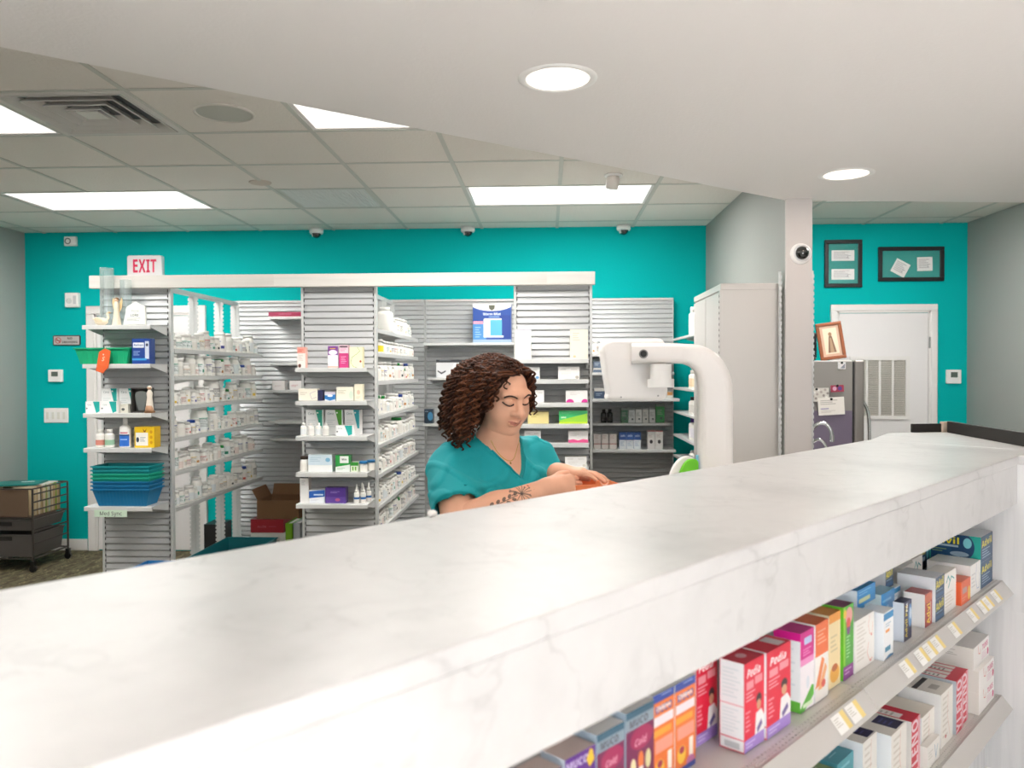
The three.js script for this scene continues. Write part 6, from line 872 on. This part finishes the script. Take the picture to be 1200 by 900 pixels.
// ---- hands: wrist, direction of the fingers, back of the hand, curl, side of the thumb
function handSdf(w, dir, up, curl, thumbSide, spread = 1) {
  const d = V3(...dir).normalize(), n = V3(...up); n.addScaledVector(d, -n.dot(d)).normalize(); const s = d.clone().cross(n).multiplyScalar(thumbSide), W0 = V3(...w), p = (a, b, c) => W0.clone().addScaledVector(d, a).addScaledVector(s, b).addScaledVector(n, c).toArray();
  const palm = blend([cap(w, p(0.03, 0, 0), 0.029, 0.027), cap(p(0.025, 0.018, 0), p(0.078, 0.026, 0), 0.017, 0.0145), cap(p(0.025, 0.005, 0), p(0.082, 0.008, 0.002), 0.018, 0.0145), cap(p(0.025, -0.008, 0), p(0.078, -0.011, 0.001), 0.017, 0.0135), cap(p(0.025, -0.018, 0), p(0.07, -0.028, -0.002), 0.016, 0.0125)], 0.012), list = [];
  const F = [[0.078, 0.027, 0.038, 0.024, 0.019, 0.0092], [0.083, 0.009, 0.043, 0.027, 0.02, 0.0094], [0.079, -0.010, 0.040, 0.025, 0.02, 0.0089], [0.070, -0.028, 0.031, 0.019, 0.017, 0.008]];
  F.forEach(([a, b, l1, l2, l3, r], i) => { let q = [a, b * spread, 0], ang = 0, cs = Array.isArray(curl[0]) ? curl[i] : curl; [l1, l2, l3].forEach((l, k) => { ang += cs[k]; const e = [q[0] + Math.cos(ang) * l, q[1] + 0.06 * l * Math.sign(b), q[2] - Math.sin(ang) * l]; list.push(cap(p(...q), p(...e), r * (1 - 0.06 * k), r * (0.94 - 0.06 * k))); q = e; }); });
  list.push(cap(p(0.018, 0.022, -0.004), p(0.05, 0.045, -0.014), 0.0155, 0.0115), cap(p(0.05, 0.045, -0.014), p(0.078, 0.05, -0.022), 0.0112, 0.0095), cap(p(0.078, 0.05, -0.022), p(0.1, 0.047, -0.027), 0.0094, 0.008));
  const fing = (x, y, z) => { let q = 1e3; for (const f of list) q = Math.min(q, f(x, y, z)); return q; };
  return (x, y, z) => smin(palm(x, y, z), fing(x, y, z), 0.007);
}
const box3 = (pts, m) => [[0, 1, 2].map(i => Math.min(...pts.map(p => p[i])) - m), [0, 1, 2].map(i => Math.max(...pts.map(p => p[i])) + m)];
const rm = lerp3(J.re, J.rw, 0.42); rm[1] -= 0.006;
const rightArm = armSdf(J.re, rm, J.rw), leftArm = armSdf(J.le, lerp3(J.le, J.lw, 0.4), J.lw);
const rhDir = [0.80, 0.02, 0.22], lhDir = [0.62, 0.05, 0.60];
const rHand = handSdf(J.rw, rhDir, [0.15, 0.35, 0.9], [0.55, 0.7, 0.5], -1), lHand = handSdf(J.lw, lhDir, [0, 1, -0.1], [0.18, 0.3, 0.25], -1);
const rb3 = box3([J.re, J.rw], 0.075), rArmGeo = surfaceNets(rightArm, rb3[0], rb3[1], 0.007), lb3 = box3([J.le, J.lw], 0.075), lArmGeo = surfaceNets(leftArm, lb3[0], lb3[1], 0.008);
const rh = [J.rw, [J.rw[0] + 0.17, J.rw[1], J.rw[2] + 0.05]], rhb = box3(rh, 0.075), rHandGeo = surfaceNets((x, y, z) => smin(rHand(x, y, z), Math.max(rightArm(x, y, z), x - J.rw[0] - 0.03), 0.02), rhb[0], rhb[1], 0.0036);
const lh = [J.lw, [J.lw[0] + 0.13, J.lw[1], J.lw[2] + 0.13]], lhb = box3(lh, 0.07), lHandGeo = surfaceNets((x, y, z) => smin(lHand(x, y, z), Math.max(leftArm(x, y, z), z - J.lw[2] - 0.03), 0.02), lhb[0], lhb[1], 0.0036);
// skin with the inked forearm: uv runs along the right forearm, plain skin elsewhere
const inkTex = (() => {
  const c = document.createElement('canvas'); c.width = 512; c.height = 256; const g = c.getContext('2d'); g.fillStyle = SKIN; g.fillRect(0, 0, 512, 256); g.transform(0.98, 0.07, 0, 1, 0, -84);
  g.strokeStyle = 'rgba(62,52,48,0.8)'; g.fillStyle = 'rgba(60,50,47,0.62)'; g.lineCap = 'round';
  const L = (x, y, a, b, w) => { g.lineWidth = w; g.beginPath(); g.moveTo(x, y); g.quadraticCurveTo((x + a) / 2 + 6, (y + b) / 2 - 8, a, b); g.stroke(); };
  for (let k = 0; k < 15; k++) { const a = -2.9 + k * 0.36; L(352, 150, 352 + Math.cos(a) * (46 + 14 * (k % 3)), 150 + Math.sin(a) * (40 + 12 * (k % 2)), 3); g.beginPath(); g.arc(352 + Math.cos(a) * (48 + 14 * (k % 3)), 150 + Math.sin(a) * (42 + 12 * (k % 2)), 4, 0, 7); g.fill(); }
  L(80, 178, 330, 150, 4); for (let k = 0; k < 9; k++) { const x = 180 + k * 18, y = 166 - k * 2 + (k % 2 ? 14 : -14); g.beginPath(); g.ellipse(x, y, 12, 7, k % 2 ? 0.6 : -0.6, 0, 7); g.fill(); g.lineWidth = 2.5; g.stroke(); }
  g.beginPath(); g.ellipse(132, 168, 22, 12, 0, 0, 7); g.fill(); L(60, 186, 120, 168, 5);
  g.strokeStyle = 'rgba(190,60,50,0.8)'; for (const x of [168, 206]) { g.lineWidth = 4; g.beginPath(); g.arc(x, 180, 6, 0, 7); g.stroke(); }
  g.fillStyle = '#b8242a'; g.beginPath(); g.arc(412, 118, 6, 0, 7); g.fill();
  const t = new THREE.CanvasTexture(c); t.colorSpace = THREE.SRGBColorSpace; return t;
})();
function inkUV(g, on) {
  const P = g.attributes.position, N = g.attributes.normal, uv = new Float32Array(P.count * 2), a = V3(...J.re), d = V3(...J.rw).sub(a), L = d.length(); d.normalize(); const s = V3(0, 1, 0).addScaledVector(d, -d.y).normalize(), f = d.clone().cross(s);
  const fs = f.z > 0 ? f : f.clone().negate();
  for (let i = 0; i < P.count; i++) {
    let u = 0.01, v = 0.99;
    if (on) { const q = V3(P.getX(i), P.getY(i), P.getZ(i)).sub(a), n = V3(N.getX(i), N.getY(i), N.getZ(i)); if (n.dot(fs) > -0.3) { u = clamp(q.dot(d) / L, 0.01, 0.99); v = clamp(0.5 + q.dot(s) / 0.13, 0.01, 0.99); } }
    uv[i * 2] = u; uv[i * 2 + 1] = v;
  }
  g.setAttribute('uv', new THREE.BufferAttribute(uv, 2)); return g.toNonIndexed();
}
const skinMat = new THREE.MeshPhysicalMaterial({ map: inkTex, roughness: 0.52, sheen: 0.2, sheenRoughness: 0.5 });
part('body', mergeGeometries([inkUV(torsoGeo, false), inkUV(headGeo, false), inkUV(rArmGeo, true), inkUV(lArmGeo, false), inkUV(rHandGeo, false), inkUV(lHandGeo, false)]), skinMat, person);
// ---- scrub top: loose shell with set-in sleeves, V neck
const bodyC = V3(0, 1.2, 0);
const rHem = lerp3(J.rs, J.re, 0.80), lHem = lerp3(J.ls, J.le, 0.80);
function sleeve(s, e, hem, r0, r1) { const d = V3(...e).sub(V3(...s)).normalize(), H = V3(...hem), c = cap(s, lerp3(s, e, 1.05), r0, r1), inn = cap(lerp3(s, e, 0.62), lerp3(s, e, 1.3), r1 - 0.015, r1 - 0.012); return (x, y, z) => { const q = (x - H.x) * d.x + (y - H.y) * d.y + (z - H.z) * d.z; return Math.max(smax(c(x, y, z), q, 0.006), -inn(x, y, z)); }; }
const topCore = blend(torsoList(0.006), 0.055), rSl = sleeve(J.rs, J.re, rHem, 0.078, 0.086), lSl = sleeve(J.ls, J.le, lHem, 0.076, 0.076);
const ridge = t => { const s = Math.sin(t); return s > 0.55 ? (s - 0.55) / 0.45 : 0; };
const fold = (x, y, z) => { const q = 4 * (nA(x * 0.8 + 0.3, y * 0.8 + z * 0.5) - 0.5); return 0.0020 * Math.sin(26 * x + 34 * y + 9 * z + 3 * q) - 0.0055 * ridge(30 * x + 38 * y - 10 * z + 5 * q) - 0.0045 * ridge(22 * (x + 0.2) - 40 * y + 26 * z + 4 * q) + 0.0014 * Math.sin(70 * x - 30 * y + 12); };
const neckHole = cap([0, 1.215, 0.005], [0, 1.5, 0.06], 0.074, 0.12);
const topSdf = (x, y, z) => {
  let d = smin(topCore(x, y, z), smin(rSl(x, y, z), lSl(x, y, z), 0.01), 0.045) + fold(x, y, z);
  d = Math.max(d, 0.62 - y);
  d = smax(d, -neckHole(x, y, z), 0.006);
  if (z > -0.01) { const t = (y - 1.128) / 0.135, hw = 0.086 * Math.pow(clamp(t), 0.8), v = Math.max(Math.abs(x - 0.016 * (1 - clamp(t))) - hw, 1.128 - y) * 0.75; d = smax(d, -v, 0.005); }
  return d;
};
const teal = new THREE.MeshPhysicalMaterial({ color: 0x06a0a8, roughness: 0.78, sheen: 0.35, sheenRoughness: 0.6, sheenColor: new THREE.Color(0x2fb6ba) });
const topGeo = surfaceNets(topSdf, [-0.37, 0.6, -0.2], [0.36, 1.34, 0.3], 0.0075);
const top = part('scrub_top', topGeo, teal, person); top.userData.label = 'teal short sleeved scrub top with V neck';
{ // stitched edge of the neck opening
  const edge = []; const shell = (x, y) => { let z = 0.32; while (z > -0.05 && smin(topCore(x, y, z), 1, 0.01) + fold(x, y, z) > 0) z -= 0.002; return z; };
  for (const s of [-1, 1]) { const pts = []; for (let k = 0; k <= 10; k++) { const t = k / 10, y = 1.128 + 0.09 * t, q = clamp((y - 1.128) / 0.135), x = 0.016 * (1 - q) + s * (0.086 * Math.pow(q, 0.8) + 0.004); pts.push([x, y, shell(x, y) + 0.001]); } edge.push(tube(pts, 0.0035, 24, 6)); }
  part('neck_band', merge(edge), teal, top);
}
{ // trousers and shoes below the counter line
  const tr = blend([ell([0, 0.70, 0], [0.205, 0.14, 0.168]), cap([-0.095, 0.64, 0], [-0.105, 0.1, 0], 0.108, 0.075), cap([0.095, 0.64, 0], [0.105, 0.1, 0], 0.108, 0.075)], 0.03);
  part('trousers', surfaceNets((x, y, z) => Math.max(tr(x, y, z), 0.09 - y), [-0.26, 0.05, -0.22], [0.26, 0.9, 0.22], 0.014), teal, person);
  for (const s of [-1, 1]) part('shoe', surfaceNets((x, y, z) => Math.max(ell([s * 0.105, 0.035, 0.05], [0.05, 0.07, 0.135])(x, y, z), 0.003 - y), [s * 0.105 - 0.07, -0.02, -0.11], [s * 0.105 + 0.07, 0.13, 0.22], 0.01), whitePlastic, person);
}
// ---- face details
const onHead = (name, g, m, parent = person) => { g.applyMatrix4(headM); return part(name, g, m, parent); };
const faceZ = (x, y) => { let z = 0.16; while (z > 0 && faceSdf(x, y, z) > 0) z -= 0.0008; return z; };
const drape = (pts, off, r, seg = 16) => tube(pts.map(([x, y]) => [x, y, faceZ(x, y) + off]), r, seg, 6);
for (const s of [-1, 1]) {
  onHead('eyebrow', drape([[s * 0.013, 0.0225], [s * 0.026, 0.0275], [s * 0.04, 0.028], [s * 0.055, 0.021]], -0.0006, 0.0033), mat(0x2e1c15, 0.8));
  onHead('eyelashes', drape([[s * 0.017, -0.002], [s * 0.024, -0.0055], [s * 0.034, -0.0062], [s * 0.045, -0.003], [s * 0.053, 0.002]], 0.0008, 0.0026), mat(0x1b1210, 0.7));
}
onHead('lips', merge([drape([[-0.026, -0.0640], [-0.012, -0.0635], [0, -0.0635], [0.012, -0.0635], [0.026, -0.0640]], -0.0026, 0.0036), drape([[-0.02, -0.0685], [0, -0.0735], [0.02, -0.0685]], -0.0032, 0.0046)]), mat(0xc47868, 0.45));
// ---- necklace
{ const pts = []; for (let k = 0; k <= 12; k++) { const t = k / 12, x = -0.058 + 0.116 * t, y = 1.25 - 0.07 * (1 - Math.pow(2 * t - 1, 2)); let z = 0.3; while (z > -0.1 && bodySdf(x, y, z) > 0) z -= 0.001; pts.push([x, y, z + 0.001]); }
  const n = part('necklace', tube(pts, 0.0012, 40, 5), mat(0xc9a24a, 0.3, { metalness: 0.9 }), person), m = pts[6]; part('pendant', new THREE.OctahedronGeometry(0.006), mat(0xb08a3a, 0.3, { metalness: 0.9 }), n, [m[0], m[1] - 0.008, m[2] + 0.002]); }
// ---- hair: close cap plus hanging corkscrew curls
{
  const capS = blend([ell([-0.006, 0.034, -0.035], [0.094, 0.078, 0.108]), ell([-0.016, -0.035, -0.08], [0.102, 0.115, 0.07])], 0.04);
  const hairSdf = (x, y, z) => { let d = capS(x, y, z); d = smax(d, -ell([0.01, -0.05, 0.1], [0.09, 0.148, 0.125])(x, y, z), 0.012); return d; };
  const capG = surfaceNets(hairSdf, [-0.14, -0.17, -0.18], [0.13, 0.16, 0.12], 0.008); capG.applyMatrix4(headM);
  const hm = [0x3a2015, 0x4c2b1b, 0x6a3e27].map(c => new THREE.MeshPhysicalMaterial({ color: c, roughness: 0.6, specularIntensity: 0.5 })), down = V3(0, -1, 0).transformDirection(headM.clone().invert());
  part('hair', capG, hm[0], person);
  const sets = [[], [], []];
  const curl = (root, out, L, rad, thick, free) => {                                    // strand path then helix about it
    const pts = [], n = 16; let p = root.clone(), v = out.clone();
    for (let k = 0; k <= n; k++) { pts.push(p.clone()); v.addScaledVector(down, (root.x > 0.03 ? 0.3 : 0.17) + 0.02 * k).normalize(); p.addScaledVector(v, L / n); const keep = (x, y, z) => Math.min(faceSdf(x, y, z) - 0.013, hairSdf(x, y, z) - 0.004), dz = keep(p.x, p.y, p.z); if (dz < 0) { const e = 0.004, g = V3(keep(p.x + e, p.y, p.z) - dz, keep(p.x, p.y + e, p.z) - dz, keep(p.x, p.y, p.z + e) - dz).normalize(); p.addScaledVector(g, -dz); } if (!free && p.z > 0.02 && p.y < 0.095) p.x = root.x > 0.03 ? clamp(p.x, 0.07, 0.088) : Math.min(p.x, -0.072); }
    const c = new THREE.CatmullRomCurve3(pts), turns = L / 0.026, M = Math.round(turns * 6), ph = rnd() * 6.28, q = [], A = V3(1, 0.3, 0.2).normalize();
    for (let k = 0; k <= M; k++) { const t = k / M, b = c.getPoint(t), tg = c.getTangent(t), s1 = tg.clone().cross(A).normalize(), s2 = tg.clone().cross(s1), a = ph + t * turns * 6.283, r = rad * Math.min(1, t * 4 + 0.15); q.push(b.addScaledVector(s1, Math.cos(a) * r).addScaledVector(s2, Math.sin(a) * r)); }
    const g = new THREE.TubeGeometry(new THREE.CatmullRomCurve3(q), M, thick, 4); return g;
  };
  let made = 0, tries = 0;
  while (made < 960 && tries < 6000) {
    tries++;
    const th = rnd() * 6.283, ph = Math.acos(1 - 1.6 * rnd()), n = V3(Math.sin(ph) * Math.sin(th), Math.cos(ph), Math.sin(ph) * Math.cos(th));
    const root = V3(n.x * 0.088, 0.034 + n.y * 0.07, -0.03 + n.z * 0.1);
    if (root.z > 0.03 && root.y < 0.08) continue;                                    // leave the face free
    if (root.z > -0.005 && root.y < 0.02) continue;
    const out = n.clone(), prt = 0.03; out.y *= n.y > 0.45 ? 0.08 : 0.4; if (n.y > 0.45) { out.x += (root.x < prt ? -0.55 : 0.5) * (0.5 + rnd()); out.z -= 0.25 * rnd(); } if (root.z > 0.02) { out.z -= 0.8; out.x += root.x < prt ? -1.0 : 0.9; } else if (root.z > -0.03) { out.z -= 0.35; out.x += root.x < prt ? -0.3 : 0.1; } if (root.x > prt) out.addScaledVector(down, 0.9); out.normalize();
    const side = root.x > prt, L = side ? rr(0.06, 0.105) : rr(0.12, 0.205) * (root.x < -0.03 || root.z < -0.06 ? 1.12 : 0.85);
    root.addScaledVector(n, rr(0, 0.014));
    const g = curl(root, out, L, rr(0.0055, 0.009), rr(0.0028, 0.0042)); g.applyMatrix4(headM); sets[made % 3].push(g); made++;
  }
  for (const [x, y, L] of [[-0.03, 0.088, 0.055], [-0.038, 0.086, 0.07], [-0.056, 0.08, 0.085], [0.06, 0.075, 0.11], [0.066, 0.066, 0.13], [0.07, 0.05, 0.13]]) { const g = curl(V3(x, y, faceZ(x, y) + 0.004), V3(x * 3, 0.1, 0.5).normalize(), L, 0.006, 0.0024, true); g.applyMatrix4(headM); sets[1].push(g); }
  sets.forEach((s, k) => { const m = part('hair_curls', mergeGeometries(s), hm[k], person); m.userData.kind = 'stuff'; });
}
// ---- orange counting tray held in both hands
{
  const o = thing('counting_tray', 'orange plastic pill counting tray held above the counter', 'tray', [0.128, 1.085, -2.69], 0.12), om = mat(0xf4854e, 0.4);
  const s = new THREE.Shape(); s.moveTo(-0.115, -0.02); s.lineTo(-0.115, 0.022); s.lineTo(0.02, 0.03); s.bezierCurveTo(0.022, 0.042, 0.032, 0.046, 0.034, 0.038); s.absarc(0.05, 0.04, 0.013, Math.PI, 2 * Math.PI, false); s.bezierCurveTo(0.066, 0.046, 0.075, 0.042, 0.078, 0.03); s.lineTo(0.125, 0.014); s.lineTo(0.134, 0.008); s.lineTo(0.07, -0.02); s.closePath();
  part('front_wall', extr(s, 0.006, 0.0015, 2), om, o, [0, 0, 0.055]); part('rear_wall', extr(s, 0.006, 0.0015, 2), om, o, [0, 0, -0.065]);
  part('floor_plate', rbAt(-0.115, -0.02, -0.06, 0.062, -0.015, 0.058, 0.002), om, o); part('end_wall', rbAt(-0.115, -0.02, -0.06, -0.11, 0.022, 0.058, 0.002), om, o);
  part('spout_ring', new THREE.TorusGeometry(0.0145, 0.0035, 8, 24, Math.PI).rotateZ(Math.PI), mat(0xf6b596, 0.4), o, [0.05, 0.04, 0.058]);
}
// ================================================================ hand over
shade(scene);
renderer.render(scene, camera);
